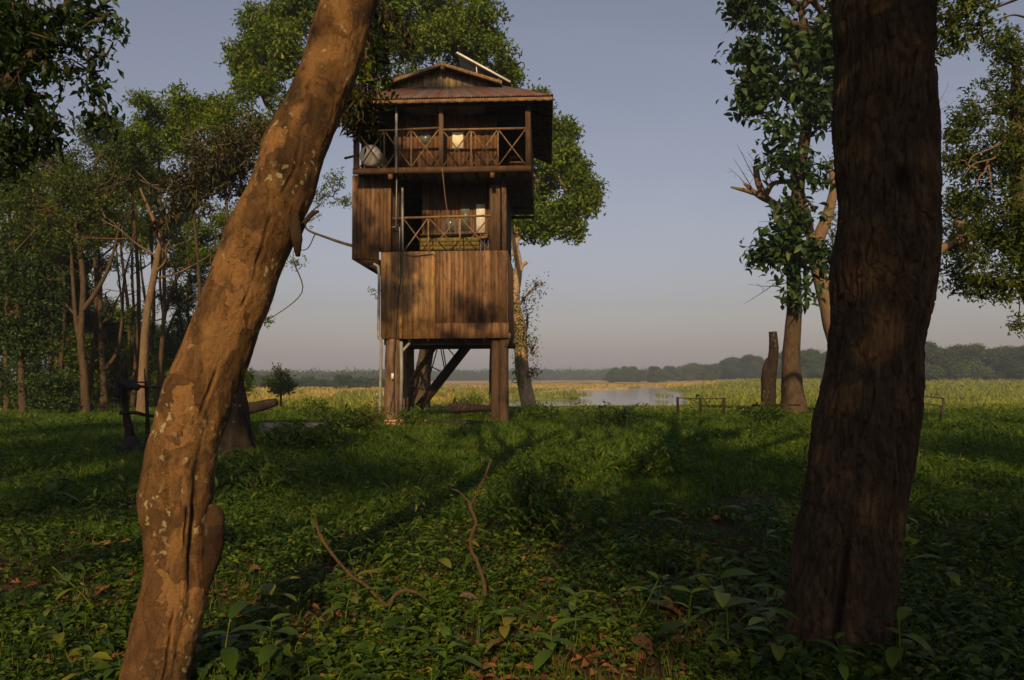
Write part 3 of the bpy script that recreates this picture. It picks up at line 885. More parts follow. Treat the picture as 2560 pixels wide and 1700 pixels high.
# solar panel
a = np.array(T(1142, 133, 1.5)); b = np.array(T(1276, 207, 1.5)); bk = np.array([0, 1.05, 0.0])
def slab(m, a, b, bk, t):
    n = np.cross(b - a, bk); n = n / np.linalg.norm(n) * t
    if n[2] < 0: n = -n
    v = [a, b, b + bk, a + bk]; v = v + [x + n for x in v]
    m.add(v, [(0, 3, 2, 1), (4, 5, 6, 7), (0, 1, 5, 4), (1, 2, 6, 5), (2, 3, 7, 6), (3, 0, 4, 7)])
m = MB(); slab(m, a, b, bk, .035); sp = m.build('solar_panel', M['cell'], TW)
m = MB(); e = (b - a) / np.linalg.norm(b - a)
m.bar(a + [0, -.012, .02], b + [0, -.012, .02], .055, .022)
m.build('frame', M['frame_white'], sp)
for q in (.36, .78):
    p = a + (b - a) * q
    m = MB(); m.bar(p + [0, .1, 0], p + [.02, .1, -.38 * (1.25 - q)], .03); m.build('leg', M['frame_white'], sp)

# tank and bench standing in the tower
c = np.array(T(929, 391, .45))
r = .32
m = MB()
st = [(0, .0), (.012, .12), (.03, .23), (.055, .295), (.09, .317), (.14, .32), (1.1, .32), (1.15, .30), (1.19, .2), (1.2, .01)]
n = 48; vv = []
for dv, rr_ in st:
    a = np.linspace(0, 2 * np.pi, n, endpoint=False)
    vv.append(np.stack([rr_ * np.cos(a), np.full(n, dv), rr_ * np.sin(a)], -1))
i = np.arange(len(st) - 1)[:, None] * n; j = np.arange(n)[None, :]; kk = (j + 1) % n
m.add(np.concatenate(vv), np.stack([i + j, i + n + j, i + n + kk, i + kk], -1).reshape(-1, 4))
def place(o, loc): o.location = Vector([float(x) for x in (TO + EX * loc[0] + EY * loc[1] + np.array([0, 0, loc[2]]))]); o.rotation_euler = (0, 0, -YAW)
tank = empty('water_tank'); place(tank, (c[0], .2, zB1 + r + .13)); tag(tank, 'round shiny metal drum behind the railing at the left end of the upper veranda', 'water tank')
m.build('drum', M['tank'], tank, True)
for s in (-1, 1):
    for y in (.25, .95):
        m = MB(); m.box(s * .2 - .03, s * .2 + .03, y, y + .05, -r - .145, -r + .09); m.build('foot', M['frame_white'], tank)
bench = empty('bench'); b0 = T(1046, 625, 1.12); b1 = T(1196, 577, 1.12)
place(bench, (b0[0], 1.12, zTop - .40)); tag(bench, 'long olive plank bench standing on the lower balcony', 'bench')
L = b1[0] - b0[0]; H = b1[2] - (zTop - .40)
m = MB()
for i in range(4): m.box(0, L, .3, .325, H - .13 - i * .13, H - .012 - i * .13)
m.build('backrest', M['bench'], bench)
m = MB()
for i in range(3): m.box(0, L, -.1 + i * .13, .02 + i * .13, .40, .43)
m.build('seat', M['bench'], bench)
for x in (.03, L - .08):
    for y in (-.08, .24):
        m = MB(); m.box(x, x + .05, y, y + .05, 0, .398); m.build('leg', M['bench'], bench)
ch = empty('chair'); place(ch, (T(1290, 400, 1.6)[0], 1.6, zB1 - .02)); tag(ch, 'plain wooden chair in the dark right end of the upper veranda', 'chair')
m = MB(); m.box(-.2, .2, -.2, .2, .42, .45); m.build('seat', M['plank_red'], ch)
m = MB(); m.box(-.2, .2, .17, .195, .72, .80); m.box(-.2, .2, .17, .195, .58, .64); m.build('backrest', M['plank_red'], ch)
for x in (-.2, .16):
    m = MB(); m.box(x, x + .04, -.2, -.16, 0, .418); m.build('leg', M['plank_red'], ch)
    m = MB(); m.box(x, x + .04, .165, .20, 0, .418); m.box(x, x + .04, .196, .23, .40, .82); m.build('leg', M['plank_red'], ch)
# plinths
pl = gp(1018, 21.6); m = MB(); m.box(-.55, .5, -.15, .5, -.5, .10, .4); m.box(-.6, .55, -.19, .54, .102, .15, .8)
o = m.build('plinth', M['brick'], None); o.location = Vector(pl + [0, 0, .1]); tag(o, 'low brick plinth with a flat cap at the foot of the tower', 'plinth')
pl = gp(740, 19.5); m = MB(); m.box(-.85, .75, -.2, .5, -.3, .16, .4)
o = m.build('concrete_slab', M['concrete'], None); o.location = Vector(pl + [0, 0, .1]); tag(o, 'low grey concrete slab in the grass left of the tower', 'slab')
# ------------------------------------------------------------------ trees
def clumps_in(blobs, dens, thr=0.42, nscale=1.6, seed=0, shell=0.45):
    """clump centres inside ellipsoids [(c(3), r(3))], thinned by noise so that gaps stay open"""
    out, ctr = [], []
    for c, r in blobs:
        c = np.asarray(c, float); r = np.asarray(r, float)
        n = max(4, int(dens * (r[0] * r[1] * r[2]) ** (2 / 3) * 4.2))
        d = nrm(rng.normal(size=(n, 3)))
        q = rng.random(n) ** shell
        lob = 0.72 + 0.56 * fbm(d * 1.7 + c * 0.37, 2, seed)
        p = c + d * q[:, None] * r * lob[:, None]
        keep = fbm(p / nscale, 2, seed + 5) > thr
        out.append(p[keep]); ctr.append(np.broadcast_to(c, p[keep].shape))
    return np.vstack(out), np.vstack(ctr)

def foliage(mb, cen, hub, L, k=9, spread=0.5, droop=0.25, up=0.35, wid=0.42, down=0.0, seg=1):
    """rosettes of k leaves at every clump centre"""
    n = len(cen)
    out = nrm(cen - hub + rng.normal(size=(n, 3)) * 0.3)
    C = np.repeat(cen, k, 0); O = np.repeat(out, k, 0); N = n * k
    d = nrm(O * 0.45 + rng.normal(size=(N, 3)) * 0.75 + np.array([0, 0, up - down]))
    b = C + rng.normal(size=(N, 3)) * spread * L * 1.3 - d * L * 0.3
    nr = nrm(np.array([0, 0, 1.0]) * 0.9 + O * 0.5 + rng.normal(size=(N, 3)) * 0.55)
    l = L * rng.uniform(0.65, 1.25, N)
    cl = np.repeat(rng.random(n), k)
    leaves(mb, b, d, nr, l, l * wid, seg, droop, rnd=np.clip(cl * 0.55 + rng.random(N) * 0.45, 0, 1))

def limb(mb, a, b, r0, r1, sag=0.12, res=5, n=7, seed=0):
    a, b = np.asarray(a, float), np.asarray(b, float)
    L = np.linalg.norm(b - a); g = np.random.default_rng(seed)
    m1 = a + (b - a) * 0.35 + g.normal(size=3) * L * sag; m2 = a + (b - a) * 0.7 + g.normal(size=3) * L * sag * 0.8 + np.array([0, 0, L * 0.05])
    mb.tube([a, m1, m2, b], [r0, r0 * 0.7 + r1 * 0.3, r0 * 0.35 + r1 * 0.65, r1], n, res, rough=0.12, seed=seed)
    return m1, m2

def nearest(pts, p):
    pts = np.asarray(pts); return pts[np.argmin(((pts - p) ** 2).sum(1) + np.where(pts[:, 2] > p[2] + .3, 4.0, 0))]

def twigs(mb, cen, hub, frac=0.35, r=0.012, seed=0):
    sel = rng.random(len(cen)) < frac
    for a, b in zip(hub[sel], cen[sel]):
        m = (a + b) / 2 + rng.normal(size=3) * 0.12
        mb.tube([a, m, b], [r * 2.2, r * 1.4, r * 0.6], 4, cap=False)

def tree(name, label, trunk, rad, blobs, L, dens, leaf='leaf_main', bark='bark', group=None, k=9, thr=0.42, nscale=1.6, droop=0.25, wid=0.42, limbs=True, lr=0.3, tw=0.25, shell=0.45, up=0.35, nseg=14, cat='tree', extra=None, spread=0.5, rough=0.12, seg=1):
    trunk = np.asarray(trunk, float)
    root = empty(name, trunk[0] * [1, 1, 1])
    tag(root, label, cat, group)
    sd = int(abs(trunk[0][0] * 13 + trunk[0][1] * 7)) + 1
    m = MB()
    p, r = spline(trunk, np.asarray(rad, float), 6)
    flare = 1 + 0.35 * np.exp(-np.linspace(0, 1, len(r)) * 16)
    m.tube(p, r * flare, nseg, rough=rough, seed=sd)
    local(m.build('trunk', M[bark], smooth=True), root)
    if blobs:
        bl = [(np.asarray(c, float), np.broadcast_to(np.asarray(q, float), (3,))) for c, q in blobs]
        if limbs:
            m = MB(); used = list(p[len(p) // 3:])
            for i, (c, q) in enumerate(sorted(bl, key=lambda x: np.linalg.norm(x[0] - p[-1]))):
                a = nearest(used, c)
                dd = np.linalg.norm(c - a)
                r0 = max(0.02, lr * 0.25 * min(1.2, q.mean() / 1.2))
                m1, m2 = limb(m, a, c, r0 * 1.3, r0 * 0.45, seed=sd + i)
                used += [m1, m2, c]
            local(m.build('limbs', M[bark], smooth=True), root)
        cen, hub = clumps_in(bl, dens, thr, nscale, sd, shell)
        if tw:
            m = MB(); twigs(m, cen, hub, tw, 0.008 if L < .2 else .012)
            if m.n: local(m.build('twigs', M['twig']), root)
        m = MB(); foliage(m, cen, hub, L, k, spread, droop, up, wid, seg=seg)
        local(m.build('crown', M[leaf]), root)
    return root

def bp(px, py, d, rx, ry=None, rz=None):
    """crown lump seen at px,py at depth d; radii in photo pixels"""
    ry = rx if ry is None else ry
    s = d / F_PX
    return (P(px, py, d), (rx * s, (rz if rz else (rx + ry) / 2) * s, ry * s))

# --- tree behind the tower
tr = [gp(1050, 38, -.2), P(1058, 930, 38), P(1072, 830, 38), P(1060, 700, 38.4), P(1000, 560, 38.6), P(960, 420, 39), P(930, 260, 39), P(935, 120, 39)]
bl = [bp(*a) for a in [(660, 60, 39, 60, 60), (620, 150, 39, 55, 60), (700, 130, 37.5, 75, 80), (655, 230, 37.5, 70, 60), (690, 330, 37.5, 70, 45), (760, 30, 39, 90, 60), (600, 330, 37.5, 60, 50), (520, 290, 37.5, 70, 48), (450, 260, 37.5, 50, 40), (430, 330, 37.5, 60, 45), (560, 400, 37.5, 60, 50),
      (960, 60, 39, 90, 70), (1030, 110, 39, 80, 60), (1080, 30, 39, 90, 60), (1160, 80, 39, 80, 60), (1210, 50, 39, 60, 50), (1240, 120, 39, 55, 50), (1150, 150, 40, 80, 50), (1270, 190, 40, 40, 40), (1000, 190, 37.5, 60, 40), (920, 150, 37.5, 60, 60), (1060, -60, 39, 130, 70), (900, -40, 39, 120, 80), (760, -60, 39, 110, 60), (1180, -20, 40, 70, 40), (960, 10, 37.5, 70, 60),
      (1100, 90, 37.5, 60, 50), (820, 250, 39, 60, 60)]]
tree('broadleaf_tree', 'broad leafy tree whose crown rises behind the tower roof', tr, [.40, .36, .34, .32, .30, .26, .22, .15], bl, .25, 56, lr=.5, thr=.41, nscale=1.0)
# low side branch of that tree seen between leaning trunk and tower
bl = [bp(*a) for a in [(850, 450, 30, 40, 30), (810, 490, 30, 38, 26), (785, 545, 30, 25, 18), (735, 655, 29, 24, 18), (860, 500, 30, 25, 18), (668, 795, 29, 18, 22), (935, 735, 31, 14, 22)]]
tree('slender_tree', 'thin crooked tree with small leaf tufts between leaning trunk and tower annex', [gp(985, 30, -.2), P(990, 900, 30), P(985, 760, 30), P(960, 680, 30), P(920, 625, 30), P(872, 612, 30), P(820, 595, 30), P(765, 570, 30), P(778, 530, 30)], [.11, .10, .09, .08, .07, .06, .05, .04, .03], bl, .13, 34, lr=.10, thr=.45, nscale=.7)
# --- vine-wrapped tree right of the tower
tr = [gp(1326, 44, -.2), P(1306, 925, 44), P(1300, 830, 44), P(1286, 750, 44), P(1296, 665, 44), P(1284, 605, 44), P(1268, 540, 44), P(1262, 480, 44.5), P(1285, 400, 31)]
bl = [bp(*a) for a in [(1450, 450, 44, 52, 50), (1400, 400, 44, 60, 50), (1480, 485, 44, 30, 44), (1420, 520, 44, 55, 44), (1440, 580, 44, 22, 22), (1350, 560, 44, 70, 44), (1300, 520, 45.5, 60, 45), (1340, 460, 45.5, 60, 60), (1410, 330, 44.5, 42, 28), (1350, 330, 45.5, 50, 60), (1345, 260, 45.5, 32, 38), (1330, 400, 45.5, 60, 50), (1385, 585, 44, 45, 18), (1245, 555, 45.5, 50, 44), (1250, 470, 45.5, 60, 50)]]
ct = tree('broadleaf_tree', 'pale forked tree with a round crown just right of the tower', tr, [.36, .37, .38, .31, .22, .20, .17, .13, .11], bl, .29, 54, bark='bark_white', lr=.40, thr=.37, nscale=1.2)
m = MB(); limb(m, P(1284, 690, 44), P(1318, 655, 44), .12, .10, .05, seed=3); limb(m, P(1300, 600, 44), P(1284, 560, 44), .16, .11, .05, seed=5); limb(m, P(1285, 640, 44), P(1306, 560, 44), .15, .10, .05, seed=5)
limb(m, P(1300, 760, 44), P(1355, 705, 44), .09, .05, .08, seed=8); limb(m, P(1308, 880, 43.7), P(1318, 790, 43.7), .08, .04, .08, seed=9)
local(m.build('broken_limb', M['bark_white'], smooth=True), ct)
def ivy(name, label, pts, leaf, rad, n, L, d=None, cat='climbing plant'):
    c = []
    g = np.array(pts, float)
    for a, b in zip(g[:-1], g[1:]):
        k = max(2, int(n * np.linalg.norm(b - a))); t = rng.random(k)[:, None]
        c.append(a + (b - a) * t + rng.normal(size=(k, 3)) * rad * [1, .7, 1])
    cen = np.vstack(c)
    root = empty(name, g[0]); tag(root, label, cat)
    m = MB(); m.tube(g, .022, 5, 3, rough=.1); local(m.build('stem', M['twig']), root)
    m = MB(); foliage(m, cen, cen + rng.normal(size=cen.shape), L, 6, .8, .3); local(m.build('leaves', M[leaf]), root)
    return root
ivy('climbing_vine', 'green vine climbing the pale forked tree right of the tower', [P(1300, 960, 43.4), P(1285, 800, 43.4), P(1268, 700, 43.4), P(1272, 620, 43.4)], 'leaf_main', .13, 15, .17)
ivy('climbing_vine', 'leafy vine hanging on the broken side limb of the forked tree', [P(1305, 850, 43.4), P(1318, 790, 43.4), P(1310, 745, 43.4), P(1335, 725, 43.4), P(1358, 708, 43.4)], 'leaf_dark', .22, 19, .18)
ivy('red_creeper', 'small dark red creeper tuft high on the forked tree trunk', [P(1326, 850, 43.4), P(1333, 885, 43.4)], 'leaf_red', .14, 45, .17, cat='creeper')
ivy('red_creeper', 'lower red and green creeper tuft on the forked tree trunk', [P(1328, 920, 43.4), P(1336, 940, 43.4)], 'leaf_red', .13, 45, .16, cat='creeper')

# --- right group
tr = [gp(1985, 28.5, -.2), P(1983, 985, 28.5), P(1977, 900, 28.5), P(1985, 780, 28.5), P(1984, 690, 28.5), P(1990, 560, 28.5), P(2000, 420, 28.5), P(2018, 300, 28.5), P(2020, 150, 28.5), P(2000, 20, 28.5)]
bl = [bp(*a) for a in [(1925, 625, 28, 48, 36), (2030, 640, 28, 50, 34), (2000, 690, 28, 18, 24), (2000, 735, 28, 38, 18), (1990, 745, 28, 16, 22), (1975, 540, 28, 42, 40), (2040, 520, 28.5, 40, 30), (2000, 410, 28, 48, 36), (2040, 440, 28, 40, 30), (1955, 322, 28, 42, 32), (2040, 290, 28, 60, 45), (1990, 240, 28, 50, 40),
      (1900, 215, 28, 55, 40), (1865, 235, 28, 30, 24), (1960, 170, 28, 90, 60), (1870, 130, 28, 50, 38), (1900, 60, 28, 80, 50), (1990, 60, 28, 90, 80), (2060, 130, 28.5, 80, 90), (1850, 20, 28, 40, 25), (1840, 90, 28, 40, 30), (1845, 180, 28, 34, 30), (1885, 265, 28, 34, 24), (1960, 600, 28, 44, 30), (1935, 400, 28, 26, 20), (1950, -40, 28, 120, 60), (2100, 30, 29, 80, 80), (2090, 240, 29, 60, 60)]]
tree('teak_tree', 'large-leaved tree with leaf tufts down its trunk, beside the broken snag post', tr, [.46, .38, .31, .27, .25, .24, .22, .20, .17, .1], [(c_, tuple(v_ * 1.02 for v_ in q_)) for c_, q_ in bl], .34, 22, 'leaf_big', lr=.5, k=8, thr=.475, nscale=.75, wid=.5, droop=.35, up=0.1, shell=.5, spread=.6, seg=3)
tr = [gp(2105, 30.5, -.2), P(2100, 900, 30.5), P(2078, 800, 30.5), P(2058, 720, 30.5), P(2040, 650, 30.5), P(2045, 600, 30.5), P(2068, 540, 30.5), P(2085, 470, 30.5), P(2075, 420, 30.5)]
bl = [bp(*a) for a in [(2090, 400, 30.5, 40, 30), (2100, 560, 30.5, 36, 60), (2100, 690, 30.5, 26, 30.5), (2065, 460, 30.5, 20, 16), (2310, 520, 30.5, 20, 16)]]
pt = tree('bare_pale_tree', 'pale half-dead tree with broken orange limbs behind the large-leaved tree', tr, [.45, .38, .34, .30, .27, .24, .21, .16, .09], bl, .17, 18, 'leaf_wood', 'bark_pale', lr=.25, thr=.45, nscale=.9)
m = MB()
m.tube([P(2040, 650, 30.5), P(2020, 560, 30.3), P(2010, 520, 30.1), P(1985, 500, 30.1), P(1950, 515, 30.1), P(1910, 492, 29.9), P(1880, 480, 29.8), P(1828, 468, 29.6)], [.20, .19, .18, .16, .15, .13, .11, .04], 10, 5, rough=.14, seed=4)
m.tube([P(1918, 500, 29.9), P(1897, 460, 29.8), P(1889, 415, 29.8)], [.15, .13, .11], 9, 4, rough=.1, seed=6)
m.tube([P(1915, 485, 30.0), P(1935, 458, 30.1), P(1985, 452, 30.1), P(2010, 440, 30.1)], [.12, .10, .10, .05], 8, 4, rough=.12, seed=7)
m.tube([P(1930, 505, 30.0), P(1900, 492, 29.8), P(1875, 470, 29.7), P(1860, 458, 29.7)], [.12, .11, .08, .05], 8, 4, rough=.15, seed=17)
local(m.build('broken_limb', M['bark_pale'], smooth=True), pt)
g = np.random.default_rng(11)
for a, b in (((1880, 470), (1833, 395)), ((1889, 450), (1842, 360)), ((1915, 450), (1868, 380)), ((1925, 445), (1905, 375)), ((1925, 445), (1922, 350)), ((1925, 440), (1932, 370)), ((1975, 455), (1940, 430)), ((1980, 452), (1990, 415)), ((1930, 458), (1895, 420)), ((1870, 470), (1822, 420)), ((1895, 445), (1873, 400)), ((1960, 690), (1860, 760)), ((1990, 700), (1868, 710)), ((1960, 590), (1895, 555)), ((2320, 300), (2370, 215)), ((2310, 290), (2390, 250)), ((2320, 400), (2380, 330)), ((2320, 440), (2370, 400))):
    m = MB(); p0, p1 = P(*a, 29.9), P(*b, 29.8); mid = (p0 + p1) / 2 + g.normal(size=3) * .12
    m.tube([p0, mid, p1], [.022, .013, .004], 4, 3, cap=False)
    for _ in range(3):
        t = g.random(); q = p0 + (p1 - p0) * t; m.tube([q, q + g.normal(size=3) * .28], [.008, .003], 3, cap=False)
    local(m.build('twig', M['bark_pale']), pt)
# snag post
m = MB(); tr = np.array([gp(1925, 24, -.2), P(1925, 960, 24), P(1932, 900, 24), P(1934, 860, 24), P(1932, 829, 24)])
p, r = spline(tr, np.array([.18, .18, .155, .14, .12]), 10); m.tube(p, r, 18, rough=.16, seed=2)
m.tube([gp(1916, 23.9, -.1), P(1915, 960, 23.9), P(1913, 925, 23.9), P(1918, 895, 23.95)], [.17, .15, .10, .03], 10, 5, rough=.15, seed=6)
sn = m.build('snag_post', M['bark_stump'], smooth=True); tag(sn, 'broken upright dead trunk standing left of the large-leaved tree', 'dead trunk')

# --- tree at right edge
tr = [gp(2640, 19, -.2), P(2625, 900, 19), P(2600, 760, 19), P(2560, 640, 19), P(2545, 500, 19), P(2540, 300, 19), P(2540, 100, 19)]
bl = [bp(*a) for a in [(2420, 700, 18.5, 70, 40), (2480, 720, 18.5, 60, 40), (2540, 700, 18, 60, 60), (2400, 620, 18.5, 70, 60), (2480, 600, 18.5, 90, 80), (2545, 540, 18, 70, 90), (2440, 520, 19, 80, 60), (2390, 500, 19, 50, 40), (2400, 400, 19, 60, 50), (2470, 400, 19, 80, 70), (2540, 380, 18, 60, 90), (2440, 300, 19, 70, 60), (2510, 260, 19, 80, 70), (2540, 140, 18.5, 50, 60), (2450, 220, 19, 50, 45), (2390, 340, 19, 40, 35),
      (2500, 110, 19, 40, 50), (2545, 810, 18, 22, 26), (2600, 300, 19, 90, 200), (2600, 650, 18, 60, 100)]]
rt = tree('broadleaf_tree', 'dense dark small-leaved tree filling the right edge of the picture', tr, [.34, .28, .24, .20, .18, .14, .08], bl, .13, 66, 'leaf_wood', lr=.3, thr=.36, nscale=.8)
m = MB(); limb(m, P(2600, 800, 19), P(2540, 700, 18.7), .12, .07, .04, seed=1); limb(m, P(2560, 640, 19), P(2392, 560, 18.6), .13, .10, .05, seed=5); m.tube([P(2420, 590, 18.6), P(2350, 625, 18.2), P(2325, 660, 18.0), P(2318, 700, 18.0)], [.10, .11, .12, .10], 10, 4, rough=.1)
for a, b in (((2500, 380), (2410, 440)), ((2520, 350), (2420, 410)), ((2470, 400), (2440, 470)), ((2540, 360), (2460, 380)), ((2440, 420), (2400, 400)), ((2470, 410), (2480, 480))):
    limb(m, P(*a, 18.1), P(*b, 18.0), .03, .01, .1, seed=a[0])
local(m.build('limbs', M['bark_pale'], smooth=True), rt)
# overhang right of big trunk (top)
bl = [bp(*a) for a in [(2370, 60, 14, 60, 60), (2420, 20, 14, 60, 40), (2360, -20, 14, 70, 40), (2450, 70, 14, 36, 24), (2395, 110, 14, 40, 26), (2340, 120, 14, 26, 24), (2480, -30, 14, 60, 30)]]
tr = [gp(2700, 14, -.2), P(2690, 600, 14), P(2660, 200, 14), P(2560, -40, 14), P(2450, -40, 14)]
tree('broadleaf_tree', 'tree whose leafy bough hangs in at the top right beside the big trunk', tr, [.26, .22, .18, .12, .06], bl, .14, 62, 'leaf_wood', lr=.2, thr=.36, nscale=.7)

# --- overhanging bough top left
tr = [gp(-330, 9.5, -.2), P(-320, 700, 9.5), P(-230, 400, 9.5), P(-90, 310, 9.5), P(15, 215, 9.5), P(60, 165, 9.5), P(110, 110, 9.5), P(165, 20, 9.5), P(200, -80, 9.5)]
bl = [bp(*a) for a in [(60, 60, 9.5, 80, 60), (150, 50, 9.5, 70, 45), (230, 30, 9.5, 60, 40), (290, 40, 9.5, 30, 26), (300, 80, 9.5, 20, 15), (200, 80, 9.3, 30, 20), (30, 160, 9.5, 60, 60), (120, 160, 9.5, 50, 30), (170, 190, 9.4, 35, 22), (230, 180, 9.4, 28, 22), (265, 140, 9.4, 26, 16), (220, 150, 9.4, 30, 16), (240, 230, 9.3, 40, 25), (265, 290, 9.3, 25, 25), (225, 300, 9.3, 14, 14), (60, 250, 9.5, 80, 45), (110, 300, 9.5, 45, 40), (40, 330, 9.5, 50, 40), (150, 350, 9.6, 30, 24), (20, 420, 9.6, 30, 30), (20, 30, 9.5, 90, 60), (90, 110, 9.6, 70, 40), (20, 100, 9.5, 60, 50), (170, 110, 9.5, 50, 26), (30, 380, 9.6, 60, 40), (90, 360, 9.6, 40, 36), (-40, 200, 10, 120, 200), (-60, -20, 10, 120, 80)]]
bl += [(np.array(c), np.array([r, r, r * .7])) for c, r in (((-4.5, 6, 12.7), .85), ((-4.3, 6, 13.6), .6), ((-2.0, 6.2, 11.7), .5), ((-3.0, 6.1, 11.2), .35), ((-5.9, 6, 14.6), .9), ((-4.7, 6.2, 16.4), .8), ((-5.6, 6, 16.6), .7), ((-3.6, 6, 18.8), .5))]  # high lumps added out of view to drop leaf shadows on the tower
bl += [(np.array([rng.uniform(-6.3, -1.6), 6 + rng.normal() * .3, rng.uniform(11.6, 17.6)]), np.array([q, q, q * .8])) for q in rng.uniform(.16, .36, 16)]  # small scattered lumps, unseen, added to dapple the tower front
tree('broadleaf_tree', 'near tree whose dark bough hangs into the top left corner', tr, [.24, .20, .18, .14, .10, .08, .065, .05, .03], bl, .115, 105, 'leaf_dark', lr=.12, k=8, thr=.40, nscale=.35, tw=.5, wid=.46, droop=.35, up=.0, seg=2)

# --- left woodland
def wood(px, d, pts, r0, blobs, label, bark='bark', leaf='leaf_main', dens=52, L=.165, thr=.47, fork=None, lr=.25, name='woodland_tree'):
    tr = [gp(px, d, -.2)] + [P(a, b, d) for a, b in pts]
    if px < 300 and leaf == 'leaf_main': leaf = 'leaf_wood'  # leftmost trees get darker leaves: edge shade put into the leaf colour
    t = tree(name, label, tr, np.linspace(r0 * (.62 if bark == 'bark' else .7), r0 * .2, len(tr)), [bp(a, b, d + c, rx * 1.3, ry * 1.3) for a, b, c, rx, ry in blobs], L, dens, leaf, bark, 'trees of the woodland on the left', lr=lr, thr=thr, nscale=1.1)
    m = MB(); g_ = np.random.default_rng(px + 500)
    for i_ in range(7):
        t_ = g_.uniform(.35, .95) * (len(tr) - 1); k_ = int(t_); a_ = tr[k_] + (tr[min(k_ + 1, len(tr) - 1)] - tr[k_]) * (t_ - k_)
        e_ = a_ + np.array([g_.choice([-1, 1]) * g_.uniform(.6, 2.0), g_.normal() * .8, g_.uniform(.5, 2.2)])
        limb(m, a_, e_, r0 * .2, .015, .1, 5, 6, seed=i_ + px)
        for _ in range(3): q_ = a_ + (e_ - a_) * g_.uniform(.4, 1); limb(m, q_, q_ + g_.normal(size=3) * [.7, .5, .4] + [0, 0, .5], .02, .006, .12, 3, 4, seed=i_)
    local(m.build('branches', M[bark], smooth=True), t)
    if fork:
        m = MB()
        for f in fork: m.tube([P(a, b, d) for a, b in f], np.linspace(r0 * .42, r0 * .12, len(f)), 9, 5, rough=.1, seed=f[0][0])
        local(m.build('fork', M[bark], smooth=True), t)
    return t
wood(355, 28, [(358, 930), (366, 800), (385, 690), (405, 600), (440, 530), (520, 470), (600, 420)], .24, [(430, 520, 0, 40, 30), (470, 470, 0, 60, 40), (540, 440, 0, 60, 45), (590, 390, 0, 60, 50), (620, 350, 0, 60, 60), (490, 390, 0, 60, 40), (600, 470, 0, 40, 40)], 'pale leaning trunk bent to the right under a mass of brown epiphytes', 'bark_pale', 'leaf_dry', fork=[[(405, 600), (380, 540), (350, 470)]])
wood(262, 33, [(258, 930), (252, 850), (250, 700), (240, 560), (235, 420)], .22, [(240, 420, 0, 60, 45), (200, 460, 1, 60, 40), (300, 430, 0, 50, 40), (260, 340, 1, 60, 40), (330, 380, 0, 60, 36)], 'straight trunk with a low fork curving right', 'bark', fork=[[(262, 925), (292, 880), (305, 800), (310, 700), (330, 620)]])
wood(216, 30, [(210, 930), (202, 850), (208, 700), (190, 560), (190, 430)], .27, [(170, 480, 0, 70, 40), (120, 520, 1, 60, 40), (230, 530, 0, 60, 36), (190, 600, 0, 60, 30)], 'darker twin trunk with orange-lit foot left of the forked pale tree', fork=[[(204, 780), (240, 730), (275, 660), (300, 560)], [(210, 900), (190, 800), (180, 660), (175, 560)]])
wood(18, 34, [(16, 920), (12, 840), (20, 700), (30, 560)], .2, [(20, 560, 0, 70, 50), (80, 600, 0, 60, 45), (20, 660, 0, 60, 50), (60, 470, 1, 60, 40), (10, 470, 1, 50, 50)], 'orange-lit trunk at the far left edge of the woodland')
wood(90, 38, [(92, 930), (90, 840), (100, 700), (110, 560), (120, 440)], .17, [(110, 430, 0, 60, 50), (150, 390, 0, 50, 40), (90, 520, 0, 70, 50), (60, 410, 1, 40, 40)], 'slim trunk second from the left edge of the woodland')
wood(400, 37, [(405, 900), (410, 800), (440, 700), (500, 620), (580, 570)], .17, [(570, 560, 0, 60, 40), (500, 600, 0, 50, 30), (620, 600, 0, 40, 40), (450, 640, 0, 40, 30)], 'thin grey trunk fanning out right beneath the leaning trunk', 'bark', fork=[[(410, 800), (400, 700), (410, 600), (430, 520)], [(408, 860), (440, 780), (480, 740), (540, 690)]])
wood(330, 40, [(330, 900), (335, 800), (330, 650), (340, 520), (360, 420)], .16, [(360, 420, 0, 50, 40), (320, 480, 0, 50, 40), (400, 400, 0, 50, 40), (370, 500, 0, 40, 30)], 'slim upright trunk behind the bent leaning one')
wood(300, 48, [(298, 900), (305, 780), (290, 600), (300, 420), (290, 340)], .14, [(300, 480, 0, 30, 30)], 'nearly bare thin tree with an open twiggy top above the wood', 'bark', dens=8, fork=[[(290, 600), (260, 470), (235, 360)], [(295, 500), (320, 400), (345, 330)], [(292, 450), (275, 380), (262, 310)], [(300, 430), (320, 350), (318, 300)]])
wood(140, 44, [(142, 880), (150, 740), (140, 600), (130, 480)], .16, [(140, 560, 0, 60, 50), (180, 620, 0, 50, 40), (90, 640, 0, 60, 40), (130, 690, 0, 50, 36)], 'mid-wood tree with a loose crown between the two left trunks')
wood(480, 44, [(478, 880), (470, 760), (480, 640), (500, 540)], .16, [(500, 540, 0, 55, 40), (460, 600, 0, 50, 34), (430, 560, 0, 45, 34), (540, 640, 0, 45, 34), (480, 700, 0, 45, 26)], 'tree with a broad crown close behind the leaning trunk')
wood(60, 30, [(50, 860), (40, 740), (30, 640)], .22, [(40, 700, 0, 80, 60), (90, 760, 0, 60, 60), (10, 780, 0, 60, 70), (70, 840, 0, 70, 50), (120, 700, 0, 40, 40)], 'squat dense dark tree low at the left edge', leaf='leaf_dark', thr=.3, dens=44)
